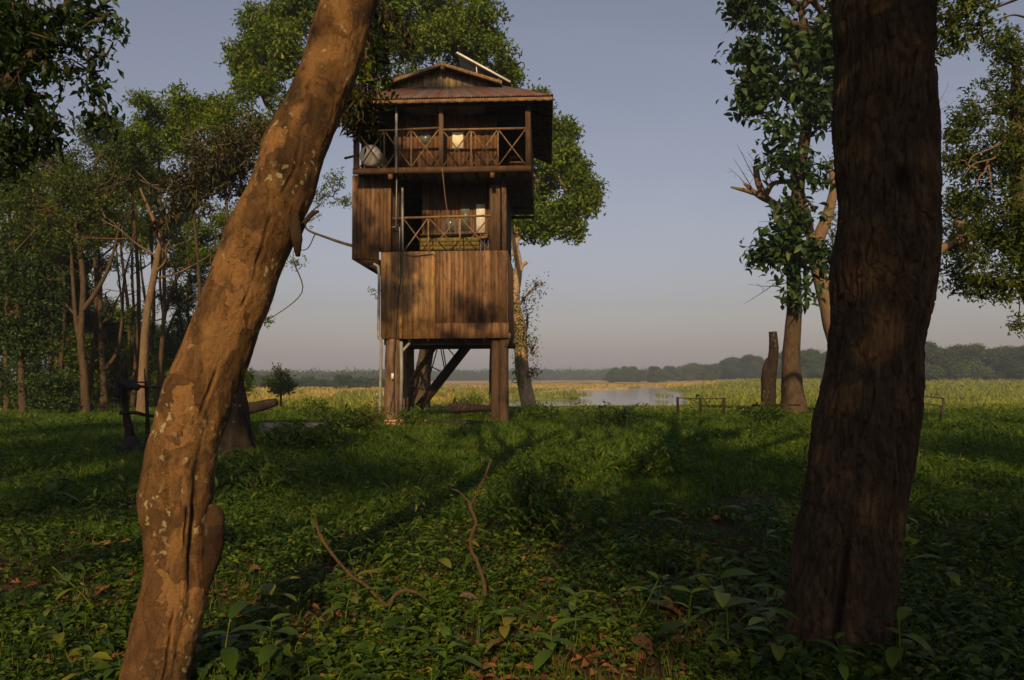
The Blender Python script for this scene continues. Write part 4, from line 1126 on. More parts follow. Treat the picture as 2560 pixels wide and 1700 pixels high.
for i, (px, py, d, rx, ry) in enumerate([(330, 790, 36, 45, 30), (445, 745, 38, 60, 40), (540, 850, 30, 34, 50), (250, 820, 42, 60, 40), (160, 860, 38, 70, 50), (60, 930, 34, 80, 40), (400, 880, 44, 60, 50), (300, 920, 46, 70, 40), (210, 960, 44, 60, 40), (120, 960, 30, 70, 30), (490, 920, 40, 60, 50), (-40, 860, 36, 60, 90), (350, 850, 50, 60, 60), (560, 760, 46, 40, 60), (200, 760, 48, 70, 50)]):
    g0 = gp(px, d, -.1)
    c = P(px, py, d); s = d / F_PX
    z0 = g0[2]; bl = [(c, (rx * s, rx * s, ry * s))] + ([((c[0] + rx * s * .4, d, z0 + (c[2] - z0) * .5), (rx * s, rx * s, (c[2] - z0) * .5))] if c[2] - z0 > .8 else [])
    tree('understorey_shrub', ['leafy shrub under the crowns of the left woodland', 'dark shrub thicket between the trunks of the left woodland'][i % 2], [g0, (g0 + c) / 2, c], [.06, .05, .03], bl, .15, 50, ['leaf_main', 'leaf_dark'][i % 2], group='shrubs under the woodland on the left', lr=.12, thr=.34, nscale=1.0, cat='shrub', nseg=7)

for i, (px, py, d, r) in enumerate([(150, 400, 34, 70), (240, 450, 32, 70), (330, 330, 33, 60), (400, 290, 34, 60), (480, 330, 33, 70), (560, 300, 33, 70), (380, 420, 36, 80), (300, 520, 36, 90), (120, 560, 34, 80), (220, 620, 40, 80), (440, 640, 38, 70), (60, 500, 34, 70), (540, 560, 36, 60), (350, 600, 42, 80), (20, 600, 36, 80)]):
    c = P(px, py, d); s_ = d / F_PX * r
    g0 = gp(px + random.uniform(-30, 30), d + 2, -.2)
    bl = [(c + rng.normal(size=3) * s_ * [.6, .6, .35], (s_ * .62, s_ * .62, s_ * .36)) for _ in range(5)]
    tree('woodland_tree', 'thin-stemmed tree in the leafy middle of the left woodland', [g0, g0 + (c - g0) * .4 + [.3, 0, 0], g0 + (c - g0) * .8, c], [.11, .09, .06, .03], bl, .17, 42, ('leaf_wood' if px < 300 else 'leaf_main'), group='thin trees filling the left woodland', lr=.10, thr=.47, nscale=1.0, nseg=8)  # darker leaf colour at the left stands in for edge shade
# woodland backdrop trees, filling the depth behind the left wood and the shade-giving trees behind the camera
def proto_tree(name, h, w, seed, L=.3, leaf='leaf_dark', n=9, dens=16, thr=.38, bark='bark', low=.45):
    g = np.random.default_rng(seed)
    tr = [(0, 0, -.3), (g.normal() * .15, g.normal() * .15, h * .3), (g.normal() * .3, g.normal() * .3, h * .6), (0, 0, h * .85)]
    bl = []
    for i in range(n):
        a = g.random() * 6.28; q = g.random() ** .6 * w * .62; z = h * g.uniform(low, .93)
        bl.append(((math.cos(a) * q, math.sin(a) * q, z), (w * g.uniform(.20, .40),) * 2 + (h * g.uniform(.09, .15),)))
    return tree(name, None, tr, [h * .022, h * .018, h * .013, h * .006], bl, L, dens, leaf, bark, lr=h * .02, thr=thr, nscale=h * .1, tw=0, cat='tree')
def put(proto, x, y, s, rz, label, group, first=False):
    o = proto if first else copy_tree(proto)
    o.location = (x, y, float(gz(x, y)) - .1); o.rotation_euler = (0, 0, rz); o.scale = (s, s, s * random.uniform(.92, 1.08))
    tag(o, label, 'tree', group); return o
pA = proto_tree('backwood_tree', 11, 6, 3)
spots = [(50, 52), (130, 58), (210, 54), (290, 60), (370, 56), (440, 62), (500, 66), (-30, 60), (-90, 48), (90, 70), (250, 72), (400, 76), (540, 84), (170, 40), (-120, 36)]
for i, (px, d) in enumerate(spots):
    x = (px - 1280) / F_PX * d
    put(pA, x, d, random.uniform(.5, .68) * (1.2 if px < 60 else 1), random.random() * 6.28, 'tree in the back rows of the left woodland', 'back rows of the left woodland', i == 0)
# --- far woods
pF = [proto_tree('far_tree', 15, 12, 21 + i, L=.85, leaf='far', n=17, dens=11, thr=.37, low=.10) for i in range(3)]
first = [True] * 3
def far_row(px0, px1, n, d0, d1, h0, h1, group, label):
    for i in range(n):
        px = px0 + (px1 - px0) * (i + random.uniform(-.4, .4)) / max(1, n - 1); d = random.uniform(d0, d1); x = (px - 1280) / F_PX * d
        t = (px - px0) / (px1 - px0); h = h0 + (h1 - h0) * t
        j = random.randrange(3)
        put(pF[j], x, d, h / 15 * random.choice([.75, .85, .9, 1, 1, 1.1, 1.3]) * random.uniform(.92, 1.08), random.random() * 6.28, label, group, first[j]); first[j] = False
far_row(2085, 2640, 44, 250, 330, 7.4, 12.2, 'trees of the near wood right of the big trunk', 'tree of the dark wood beyond the right meadow')
far_row(1975, 2110, 14, 300, 380, 10, 9.5, 'trees of the wood seen between trunk and snag', 'tree of the wood between the snag and the big trunk')
far_row(1525, 1990, 62, 430, 560, 7.0, 10.5, 'trees of the wood across the river', 'tree of the blue-grey wood across the river')
far_row(590, 960, 40, 230, 330, 3.3, 3.3, 'trees of the low wood left of the tower', 'low tree on the meadow edge left of the tower')
m = MB(); bl = []
for i in range(150):
    px = 960 + 760 * i / 149 + random.uniform(-6, 6); d = random.uniform(760, 900); x = (px - 1280) / F_PX * d; h = random.uniform(6, 9)
    bl.append(((x, d, float(gz(x, d)) + h * .5), (7, 7, h * .6)))
for i in range(120):
    px = 300 + 700 * i / 119; d = random.uniform(500, 640); x = (px - 1280) / F_PX * d; h = random.uniform(4, 6)
    bl.append(((x, d, float(gz(x, d)) + h * .5), (6, 6, h * .6)))
bl = [(np.array(a), np.array(b)) for a, b in bl]
cen, hub = clumps_in(bl, 1.3, .2, 9, 5)
foliage(m, cen, hub, 2.2, 5, .6)
tag(m.build('far_woods', M['far']), 'hazy line of woods on the far horizon', 'woods', kind='stuff')
# field shrubs and bushes
bl = [bp(*a) for a in [(700, 940, 62, 22, 14), (680, 955, 62, 22, 12), (720, 960, 62, 20, 14), (700, 975, 62, 30, 12), (690, 925, 62, 12, 8)]]
tree('field_bush', 'small spreading tree alone on the meadow left of the tower', [gp(702, 62, -.2), P(702, 960, 62), P(700, 935, 62)], [.10, .08, .05], bl, .26, 34, 'leaf_wood', lr=.15, thr=.4, nscale=.8, cat='tree')
bl = [bp(*a) for a in [(615, 940, 40, 26, 18), (605, 965, 40, 34, 22), (625, 985, 40, 28, 20), (590, 920, 40, 20, 20)]]
tree('field_bush', 'bright green bush just right of the leaning trunk', [gp(606, 40, -.2), P(606, 970, 40), P(606, 930, 40)], [.08, .07, .04], bl, .17, 46, 'leaf_main', lr=.15, thr=.36, nscale=.8, cat='bush')
# ------------------------------------------------------------------ the two big foreground trunks
def hero(name, mat, rows, d0, d1, parent, disp, nring=520, nseg=260, yspan=None, down=0.35):
    """trunk through photo rows (y, centre x, width); depth runs from d0 (bottom) to d1 (top)"""
    rows = np.array(rows, float)
    ys = rows[:, 0]
    c, r = [], []
    for y, cx, w in rows:
        w = w * (.965 if name == 'trunk' and mat == 'bark_big' else 1)
        t = (ys[0] - y) / (ys[0] - ys[-1]); d = d0 + (d1 - d0) * t
        p = P(cx, y, d)
        sl = 1.0
        c.append(p); r.append(w / 2 * d / F_PX)
    c, r = np.array(c), np.array(r)
    tan = nrm(np.gradient(c, axis=0)); r = r * np.abs(tan[:, 2]) ** .9       # the photo width is measured level
    first = c[0] - tan[0] * down
    c = np.vstack([first, c]); r = np.concatenate([[r[0] * 1.12], r])
    p, rr = spline(c, r, max(6, nring // len(c)))
    dd = nrm(np.gradient(p, axis=0))
    e1 = nrm(np.array([1.0, 0, 0]) - dd * dd[:, :1]); e2 = np.cross(dd, e1)
    a = np.linspace(0, 2 * np.pi, nseg, endpoint=False)
    D = e1[:, None] * np.cos(a)[None, :, None] + e2[:, None] * np.sin(a)[None, :, None]
    s = np.concatenate([[0], np.cumsum(np.linalg.norm(np.diff(p, axis=0), axis=1))])
    base = p[:, None] + D * rr[:, None, None]
    off = disp(base, np.broadcast_to(a, base.shape[:2]), np.broadcast_to(s[:, None], base.shape[:2]), np.broadcast_to(rr[:, None], base.shape[:2]))
    v = base + D * off[..., None]
    m = len(p); i = np.arange(m - 1)[:, None] * nseg; j = np.arange(nseg)[None, :]; k_ = (j + 1) % nseg
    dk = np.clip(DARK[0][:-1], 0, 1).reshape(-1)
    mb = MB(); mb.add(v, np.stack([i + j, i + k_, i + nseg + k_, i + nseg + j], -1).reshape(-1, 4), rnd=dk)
    o = mb.build(name, M[mat], smooth=True)
    local(o, parent)
    return p, rr

LEAN = empty('leaning_tree', gp(390, 4.0)); tag(LEAN, 'orange-brown lichen-spotted trunk leaning right across the foreground', 'tree')
DARK = [None]  # per-face fissure depth that darkens the bark colour like shade in recesses
def wrap(a): return (a + np.pi) % (2 * np.pi) - np.pi
def lean_disp(p, a, s, r):
    big = (fbm(p * 3.2, 3, 1) - .5) * .045
    f = fbm(p * [1, 1, .7] * 7 + 3, 4, 2)
    plates = np.floor(f * 9) / 9 * .6 + sm((f * 9 - np.floor(f * 9)) / .25) / 9 * .6
    fine = (fbm(p * [1, 1, .5] * 42, 3, 3) - .5) * .008
    # long crack up the right front face
    ctr = -np.pi / 2 + .62 + (n2(s, s * 0, .35, 8) - .5) * .5 - .25 * sm((s - 2.2) / 1.5)
    brk = sm((n2(s, s * 0 + 3, .22, 18) - .40) / .12)
    ctr = ctr + (fbm(p * 9, 2, 44) - .5) * .16
    crack = np.exp(-(wrap(a - ctr) / .030) ** 2) * .014 * sm(s / .5) * sm((3.6 - s) / .6) * brk
    lip = np.exp(-(wrap(a - ctr - .11) / .09) ** 2) * .008 * sm((3.6 - s) / .6) * brk
    # hollow in the lower front
    hol = np.exp(-(wrap(a + np.pi / 2 - .30) / .30) ** 2 - ((s - 1.15) / .26) ** 2) * .045
    hol2 = np.exp(-(wrap(a + np.pi / 2 - .95) / .16) ** 2 - ((s - 1.1) / .5) ** 2) * .05
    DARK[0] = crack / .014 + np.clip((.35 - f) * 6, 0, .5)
    return big + plates * .026 + fine - crack + lip - hol * .5 - hol2 * .6
_rows = [(1700, 389, 160), (1600, 406, 150), (1500, 430, 151), (1400, 435, 143), (1320, 437, 142), (1238, 441, 165), (1160, 450, 160), (1100, 462, 160), (1000, 494, 172), (925, 521, 172), (850, 552, 170), (740, 592, 166), (640, 627, 162), (500, 692, 160), (354, 742, 155), (274, 780, 148), (161, 824, 142), (0, 875, 133), (-200, 940, 130), (-500, 1010, 120)]
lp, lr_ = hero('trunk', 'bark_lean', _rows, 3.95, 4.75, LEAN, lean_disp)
m = MB(); m.tube([P(506, 1500, 4.06), P(528, 1400, 4.02), P(536, 1330, 4.0), P(535, 1285, 4.0), P(526, 1262, 4.0)], [.015, .042, .055, .045, .012], 26, 12, rough=.2, seed=9)
local(m.build('broken_slab', M['bark_lean'], smooth=True), LEAN)
m = MB(); m.tube([P(745, 640, 4.2), P(742, 600, 4.16), P(738, 560, 4.18), P(742, 530, 4.25)], [.012, .03, .03, .01], 14, 6, rough=.15)
m.tube([P(745, 600, 4.3), P(760, 560, 4.35), P(780, 535, 4.4), P(797, 528, 4.4)], [.012, .014, .014, .008], 8, 5, rough=.2)
local(m.build('dead_stub', M['bark_big'], smooth=True), LEAN)
# limbs and crown above the frame, with side lumps added for shade
top = lp[-1]
bl = []
g = np.random.default_rng(5)
for x, y, z, q in [(1.2, 5.5, 8.5, 1.3), (-.6, 4.8, 9.5, 1.3), (2.6, 6, 9.2, 1.2), (.6, 6.4, 10.8, 1.4), (-1.8, 5.2, 8.2, 1.0), (1.6, 3.6, 10.2, 1.2), (-4.6, -1, 7.4, 1.4), (-6.2, 1.5, 8.0, 1.5), (-4.2, -3, 8.2, 1.2), (-5.6, 3.2, 8.6, 1.2)]:
    bl.append((np.array([x, y, z]), np.array([q, q, q * .6])))
m = MB()
for i, (c, q) in enumerate(bl): limb(m, top - [0, 0, .1], c, .10 if i < 6 else .05, .03, .12 if i < 6 else .03, seed=i)
m.tube([top - [0, 0, .25], P(915, -30, 5.6), P(915, -20, 7.2), P(905, 60, 8.7), P(898, 150, 9.0), P(905, 250, 9.05)], [.07, .06, .045, .035, .025, .012], 9, 5, rough=.15, seed=31)
m.tube([P(915, -20, 7.2), P(935, 20, 8.8), P(950, 70, 9.9)], [.04, .03, .015], 8, 5, rough=.15, seed=32)
local(m.build('limbs', M['bark_lean'], smooth=True), LEAN)
cen, hub = clumps_in(bl, 14, .42, 1.0, 3)
m = MB(); foliage(m, cen, hub, .16, 8, .5); local(m.build('crown', M['leaf_main']), LEAN)

BIG = empty('big_tree', gp(2100, 4.8)); tag(BIG, 'thick dark upright trunk with deep rough bark at the right of the foreground', 'tree')
def big_disp(p, a, s, r):
    big = (fbm(p * 2.2, 3, 31) - .5) * .11
    w = p * [1, 1, .24]
    w = w + (fbm(p * 3, 3, 7)[..., None] - .5) * .09
    n1 = np.abs(fbm(w * 14, 3, 33) - .5) * 2
    n2_ = np.abs(fbm(w * 34 + 5, 3, 37) - .5) * 2
    ridge = -(1 - sm(n1 / .10)) * .012 - (1 - sm(n2_ / .18)) * .010
    fine = (fbm(p * [1, 1, .6] * 50, 3, 35) - .5) * .012
    seam = -np.exp(-(wrap(a + np.pi / 2 + .42) / .06) ** 2) * .05 * sm((1.5 - s) / .6)
    butt = (.5 + .5 * np.cos(a * 5 + 1)) ** 1.5 * .16 * sm((.85 - s) / .85) ** 1.5 + np.maximum(0, np.cos(a - np.pi)) ** 2 * .05 * sm((.9 - s) / .9)
    knot = np.exp(-(wrap(a + np.pi / 2 + .18) / .13) ** 2 - ((s - 3.35) / .07) ** 2) * -.06
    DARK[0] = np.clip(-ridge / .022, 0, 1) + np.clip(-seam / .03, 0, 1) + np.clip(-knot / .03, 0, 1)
    return big + ridge + fine + seam + butt + knot
_rows = [(1690, 2080, 330), (1650, 2085, 290), (1600, 2090, 272), (1500, 2102, 256), (1400, 2114, 254), (1300, 2126, 252), (1200, 2141, 250), (1100, 2154, 250), (1000, 2172, 252), (900, 2184, 243), (800, 2199, 247), (700, 2213, 244), (600, 2216, 243), (500, 2218, 248), (300, 2212, 257), (100, 2209, 240), (0, 2208, 232), (-200, 2205, 220), (-600, 2200, 200)]
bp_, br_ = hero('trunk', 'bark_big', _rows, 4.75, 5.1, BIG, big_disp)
top = bp_[-1]
m = MB(); bl = []
for i, (x, y, z, q) in enumerate([(3.5, 6, 9.0, 1.3), (2.0, 5, 10.0, 1.3), (4.6, 4.5, 9.4, 1.2), (3.0, 4.0, 11, 1.4), (1.2, 6.2, 9.6, 1.0), (1.9, -1.2, 6.6, 1.0), (2.3, -2.8, 7.8, 1.1), (1.3, -2.4, 7.2, .8), (4.4, -1, 7.4, 1.4), (6, 1.5, 8, 1.5), (5.6, 4, 8.6, 1.3), (7.6, 0, 7.6, 1.5)]):  # later lumps added out of view to shade trunk and ground
    c = np.array([x, y, z]); limb(m, top - [0, 0, .1], c, .16, .04, seed=i); bl.append((c, np.array([q, q, q * .6])))
local(m.build('limbs', M['bark_big'], smooth=True), BIG)
cen, hub = clumps_in(bl, 14, .42, 1.0, 13)
m = MB(); foliage(m, cen, hub, .16, 8, .5); local(m.build('crown', M['leaf_dark']), BIG)
m = MB(); m.tube([P(2338, 145, 5.0), P(2334, 175, 5.0), P(2334, 200, 5.0), P(2340, 208, 5.0), P(2344, 195, 5.0), P(2340, 165, 5.0)], .006, 6, 5); local(m.build('dangling_root', M['cable']), BIG)

# epiphytes hanging beside the leaning trunk
def hang(name, label, blobs, n, L, leaf='leaf_dry', wid=.13):
    root = empty(name, P(blobs[0][0], blobs[0][1], blobs[0][2])); tag(root, label, 'hanging plant')
    m = MB(); st = MB()
    for px, py, d, rx, ry in blobs:
        s = d / F_PX; c = P(px, py, d)
        k_ = int(n * rx * ry / 2000)
        p = c + rng.normal(size=(k_, 3)) * [rx * s * .5, .25, ry * s * .5]
        C = np.repeat(p, 7, 0); N = len(C)
        dd = nrm(rng.normal(size=(N, 3)) * .7 + [0, 0, -.75])
        leaves(m, C + rng.normal(size=(N, 3)) * L * .3, dd, nrm(rng.normal(size=(N, 3)) + [0, -.4, .6]), L * rng.uniform(.6, 1.3, N), L * wid, 1, .4)
        for q in p[::6]: st.tube([q + [0, 0, .2], q, q - [rng.normal() * .03, 0, rng.uniform(.1, .3)]], [.008, .006, .003], 4, cap=False)
    local(m.build('leaves', M[leaf]), root); local(st.build('strands', M['twig']), root)
    return root
hang('epiphyte', 'brown-green hanging fern mass covering the left corner of the tower roof', [(885, 170, 9, 26, 60), (905, 250, 9, 30, 55), (912, 275, 9, 22, 30), (890, 310, 9, 24, 30), (868, 260, 9, 20, 50), (900, 110, 9, 30, 40)], 40, .16)
hang('epiphyte', 'dry hanging fern mass high in the crown behind the leaning trunk', [(930, 70, 10, 30, 45), (960, 30, 10, 36, 30), (950, 120, 10, 34, 20), (1000, 90, 10, 30, 20)], 34, .15)
hang('epiphyte', 'brown fern clump in the fork of the bent woodland trunk', [(430, 520, 27.4, 34, 30), (480, 480, 27.4, 44, 40), (540, 430, 27.4, 40, 45), (585, 390, 27.4, 30, 40), (400, 560, 27.4, 24, 20)], 26, .42, wid=.12)
bl = [bp(*a) for a in [(905, 60, 8.6, 24, 30), (925, 150, 8.6, 22, 30), (900, 190, 8.6, 18, 26), (960, 210, 8.7, 14, 10), (925, 100, 8.6, 30, 24)]]
tree('hanging_bough', 'bright leafy sprig hanging beside the top of the leaning trunk', [P(915, -22, 7.3), P(918, 0, 8.2), P(915, 80, 8.6), P(915, 160, 8.6)], [.04, .03, .02, .01], bl, .11, 60, 'leaf_main', lr=.05, thr=.38, nscale=.3, cat='bough')

# ------------------------------------------------------------------ dead wood, fences, small things
def solid(name, label, cat, mat, pts, rad, n=12, res=6, rough=.15, seed=1, group=None, more=()):
    m = MB(); m.tube(pts, rad, n, res, rough=rough, seed=seed)
    for p_, r_ in more: m.tube(p_, r_, n, res, rough=rough, seed=seed + 3)
    o = m.build(name, M[mat], smooth=True); tag(o, label, cat, group); return o
d = 14.5
m = MB()
def st_disp(base): return base
pts = np.array([gp(572, d, -.3), gp(574, d, .0), P(578, 1090, d), P(580, 1020, d), P(578, 960, d), P(580, 915, d)]); rad = np.array([.52, .44, .35, .30, .27, .22])
p, r = spline(pts, rad, 14)
m.tube(p, r, 48, rough=.28, seed=12)
for a0, q in ((0.4, .26), (2.2, .22), (3.6, .24), (5.0, .26), (-.5, .2)):
    e = pts[1] + np.array([math.cos(a0) * .75, math.sin(a0) * .6, -.12]); m.tube([P(577, 1030, d) + np.array([math.cos(a0), math.sin(a0), 0]) * .16, (pts[1] + e) / 2 + [0, 0, .26], e], [.12, .15, .08], 12, 6, rough=.25, seed=int(q * 100))
sp_ = m.build('gnarled_stump', M['bark_stump'], smooth=True); tag(sp_, 'gnarled dark dead stump right behind the leaning trunk', 'stump')
solid('fallen_log', 'dark fallen log rising to the right beside the gnarled stump', 'log', 'bark_stump', [P(590, 1030, 25), P(620, 1022, 25), P(660, 1013, 25), P(692, 1004, 25)], [.22, .19, .17, .12], 14, 5, .16, 5)
solid('fallen_log', 'fallen log with an upright horn lying under the tower', 'log', 'bark_stump', [P(1115, 1024, 24), P(1140, 1020, 24), P(1190, 1020, 24.3), P(1255, 1022, 24.6)], [.10, .15, .12, .08], 12, 5, .2, 6, more=[([P(1145, 1020, 24), P(1137, 1006, 24), P(1137, 992, 24)], [.11, .07, .02])])
solid('fallen_log', 'low rotten log lying in the grass in front of the tower', 'log', 'bark_stump', [gp(1070, 21.5, .1), gp(1150, 21, .16), gp(1235, 21.3, .1)], [.08, .13, .08], 10, 6, .25, 9)
solid('stone_lump', 'brown weathered lump in the grass between slab and tower', 'rock', 'sandrock', [gp(845, 19.6, .0), gp(853, 19.6, .16), gp(866, 19.6, .1)], [.10, .16, .06], 10, 5, .3, 4)
d = 5.55
solid('dead_branch', 'upright forked dead branch sticking out of the undergrowth', 'branch', 'twig', [gp(1212, 5.45, -.03), P(1211, 1463, 5.45), P(1193, 1406, 5.5), P(1176, 1368, d), P(1182, 1329, d), P(1190, 1306, d), P(1177, 1272, d), P(1172, 1252, d)], [.014, .015, .012, .012, .014, .011, .015, .012], 10, 7, .32, 3,
      more=[([P(1174, 1256, d), P(1159, 1241, d), P(1145, 1228, d), P(1130, 1223, d)], [.010, .007, .007, .003]), ([P(1176, 1262, d), P(1184, 1250, d), P(1197, 1222, d), P(1214, 1186, d), P(1224, 1160, d), P(1230, 1148, d)], [.009, .007, .006, .006, .008, .004]), ([P(1214, 1190, d), P(1220, 1196, d)], [.006, .004]), ([P(1200, 1430, 5.48), P(1214, 1420, 5.45), P(1222, 1406, 5.45)], [.006, .004, .002]), ([P(1188, 1316, d), P(1204, 1308, d)], [.006, .003]), ([P(1226, 1156, d), P(1222, 1148, d)], [.005, .002])])
solid('dead_branch', 'long dead branch slanting up to the left out of the undergrowth', 'branch', 'twig', [P(787, 1284, 5.6), P(792, 1312, 5.6), P(802, 1341, 5.6), P(826, 1379, 5.55), P(876, 1437, 5.5), P(914, 1463, 5.45), P(966, 1513, 5.3), P(983, 1492, 5.3), P(1006, 1477, 5.3), P(1037, 1480, 5.3), P(1072, 1503, 5.3)], [.007, .009, .013, .011, .010, .012, .014, .012, .013, .010, .005], 10, 7, .32, 7,
      more=[([P(800, 1338, 5.6), P(792, 1346, 5.6)], [.010, .005]), ([P(850, 1406, 5.53), P(838, 1418, 5.5), P(832, 1432, 5.5)], [.006, .004, .002]), ([P(905, 1456, 5.45), P(925, 1450, 5.42), P(940, 1438, 5.4)], [.006, .004, .002]), ([P(815, 1358, 5.57), P(828, 1352, 5.55)], [.006, .003])])
solid('stone', 'flat brown stone at the foot of the forked dead branch', 'stone', 'sandrock', [gp(1145, 5.6, .0), gp(1165, 5.5, .05), gp(1190, 5.4, .03), gp(1205, 5.35, -.02)], [.02, .07, .06, .02], 12, 5, .2, 8)

# left broken fence
FE = empty('broken_fence', gp(340, 15.5)); tag(FE, 'broken rough pole fence with two posts and two rails left of the leaning trunk', 'fence')
d = 15.5
def part(name, mat, pts, rad, n=8, res=5, rough=.15, seed=1, parent=None, smooth=True):
    m = MB(); m.tube(pts, rad, n, res, rough=rough, seed=seed); return local(m.build(name, M[mat], smooth=smooth), parent)
part('post', 'bark_stump', [gp(326, d, -.2), P(325, 1090, d), P(316, 1040, d), P(311, 980, d), P(311, 911, d)], [.11, .10, .07, .06, .055], parent=FE)
part('post', 'bark_stump', [gp(371, d, -.2), P(369, 1080, d), P(367, 1000, d), P(361, 921, d)], [.05, .045, .035, .012], parent=FE)
part('rail', 'bark_stump', [P(300, 962, d - .1), P(345, 966, d - .1), P(420, 968, d - .1), P(480, 966, d)], [.025, .03, .028, .02], parent=FE)
part('rail', 'bark_stump', [P(300, 951, d - .12), P(335, 955, d - .12), P(368, 956, d - .1)], [.014, .016, .014], parent=FE)
part('rail', 'bark_stump', [P(300, 1032, d - .1), P(340, 1032, d - .1), P(371, 1039, d - .1), P(410, 1041, d - .1), P(470, 1040, d)], [.04, .035, .03, .035, .02], parent=FE)
m = MB()
for a, b, q in (((300, 952), (345, 968), .09), ((292, 960), (292, 995), .07), ((330, 955), (348, 972), .07)):
    m.tube([P(*a, d - .2), (P(*a, d - .2) + P(*b, d - .2)) / 2 + [.02, 0, -.03], P(*b, d - .2)], [q * .7, q, q * .5], 14, 5, rough=.4, seed=a[0])
tag(m.build('dark_cloth', M['cloth'], smooth=True), 'black cloth scrap draped over the broken pole fence', 'cloth')
m = MB(); c = gp(318, 14.8)
a = np.linspace(0, 2 * np.pi, 40, endpoint=False)
rows = []
for t in np.linspace(0, 1, 14):
    rr_ = (1 - t ** 1.5) * (.36 + .08 * np.sin(a * 3)); rows.append(np.stack([c[0] + rr_ * np.cos(a) * 1.0 + t * .06, c[1] + rr_ * np.sin(a) * .7, np.full(40, c[2] - .1 + t * .52)], -1))
v = np.array(rows); v = v + (fbm(v * 7, 3, 4) - .5)[..., None] * .12
i = np.arange(13)[:, None] * 40; j = np.arange(40)[None, :]; kk = (j + 1) % 40
m.add(v, np.stack([i + j, i + kk, i + 40 + kk, i + 40 + j], -1).reshape(-1, 4)); tag(m.build('tarp_heap', M['cloth'], smooth=True), 'black crumpled tarp heap in the weeds below the pole fence', 'tarp')
# fence by the river
FR = empty('river_fence', gp(1751, 26.5)); tag(FR, 'low fence of three posts and one thin rail on the river bank', 'fence'); d = 26.5
for px, t in ((1694, 993), (1751, 998), (1809, 997)): part('post', 'bark_stump', [P(px + 1, 1045, d), P(px, t, d)], [.05, .045], 10, 3, .08, px, FR)
part('rail', 'bark_stump', [P(1690, 994, d), P(1725, 996, d), P(1770, 997, d), P(1813, 996, d)], [.018, .02, .018, .02], 6, parent=FR)
solid('fence_rail', 'thin mossy rail running behind the broken snag post', 'rail', 'bark_stump', [P(1880, 1013, 25.5), P(1915, 1013, 25.5), P(1960, 1012, 25.8), P(2000, 1013, 26)], [.03, .035, .03, .03], 7, 4, .3)
GA = empty('metal_gate', gp(2330, 21)); tag(GA, 'bent metal gate frame in the meadow right of the big trunk', 'gate')
part('bar', 'cable', [P(2285, 988, 21), P(2359, 996, 21)], [.018, .018], 6, 2, 0, 1, GA)
part('bar', 'cable', [P(2285, 1002, 21), P(2352, 1016, 21)], [.014, .014], 6, 2, 0, 1, GA)
part('upright', 'cable', [P(2359, 995, 21), P(2352, 1060, 21)], [.028, .028], 6, 2, 0, 1, GA)
part('upright', 'cable', [P(2352, 1014, 21.05), P(2349, 1050, 21.05)], [.02, .02], 6, 2, 0, 1, GA)

# ------------------------------------------------------------------ ground plants
def field(n, y0, y1, az0=-.82, az1=.82, pw=1.0):
    """points spread over the ground in front, denser close by"""
    t = rng.random(n)
    if pw == 1.0: y = y0 * (y1 / y0) ** t
    else:
        q = 1 - pw; y = (y0 ** q + (y1 ** q - y0 ** q) * t) ** (1 / q)
    x = y * (az0 + (az1 - az0) * rng.random(n))
    return np.stack([x, y, gz(x, y)], -1)

def notwater(p):
    k_ = (p[:, 1] < 55) | (p[:, 1] > 500)
    far = ~k_
    s = np.full(len(p), 9.0)
    if far.any(): s[far] = water_sd(p[far, 0], p[far, 1])
    return s > .6

# grass: fresh tufts from 6 m out to the bank
m = MB()
p = field(62000, 3.4, 43, pw=.95)
dens = n2(p[:, 0], p[:, 1], 1.6, 61) * .7 + sm((p[:, 1] - 6) / 8) * .4
p = p[dens > .50]
K = 7; n = len(p)
C = np.repeat(p, K, 0) + rng.normal(size=(n * K, 3)) * [.06, .06, 0]
hh = (.10 + .12 * sm((C[:, 1] - 5) / 12) - .08 * sm((C[:, 1] - 24) / 10)) * rng.uniform(.5, 1.35, n * K) * (.6 + .8 * n2(C[:, 0], C[:, 1], 2.2, 71))
blades(m, C, hh, .006 + .0006 * C[:, 1], rng.uniform(.2, .9, n * K), np.clip(np.repeat(rng.random(n), K) * .6 + rng.random(n * K) * .4, 0, 1) * .97)
# tall seed heads on the bank crest
p = field(1500, 24, 42, pw=0); C = np.repeat(p, 3, 0) + rng.normal(size=(4500, 3)) * [.08, .08, 0]
blades(m, C, rng.uniform(.12, .42, len(C)), np.full(len(C), .012), rng.uniform(.1, .5, len(C)), rng.uniform(.5, 1, len(C)))
# near thin grass
p = field(2600, 3.0, 8, pw=1); C = np.repeat(p, 5, 0) + rng.normal(size=(13000, 3)) * [.03, .03, 0]
blades(m, C, rng.uniform(.05, .2, len(C)), np.full(len(C), .0045), rng.uniform(.2, .8, len(C)), rng.random(len(C)) * .95)
tag(m.build('grass', M['grass']), 'soft green grass between the trees', kind='stuff')

# herbs: broad small leaves
m = MB()
p = field(33000, 2.2, 30, pw=1.2)
keep = (n2(p[:, 0], p[:, 1], .55, 81) - .08 * np.exp(-((p[:, 0] - .3) / 1.6) ** 2 - ((p[:, 1] - 5.2) / 1.6) ** 2) - .06 * np.exp(-((p[:, 0] - 1.3) / .7) ** 2 - ((p[:, 1] - 7.2) / 1.0) ** 2) + rng.random(len(p)) * .25 - .16 * sm((p[:, 1] - 7) / 4)) > .56
p = p[keep]; K = 7; n = len(p)
C = np.repeat(p, K, 0); y = C[:, 1]; N = n * K
h = (.02 + .010 * np.minimum(y, 14)) * rng.uniform(.2, 1.6, N) * (.4 + 1.2 * n2(C[:, 0], y, 1.4, 91))
a = rng.random(N) * 6.283
D = np.stack([np.cos(a), np.sin(a), rng.uniform(-.35, .6, N)], -1)
L = (.034 + .0028 * y) * rng.uniform(.5, 1.35, N)
C = C + np.stack([np.cos(a) * .03, np.sin(a) * .03, h], -1) + rng.normal(size=(N, 3)) * [.035, .035, .0]
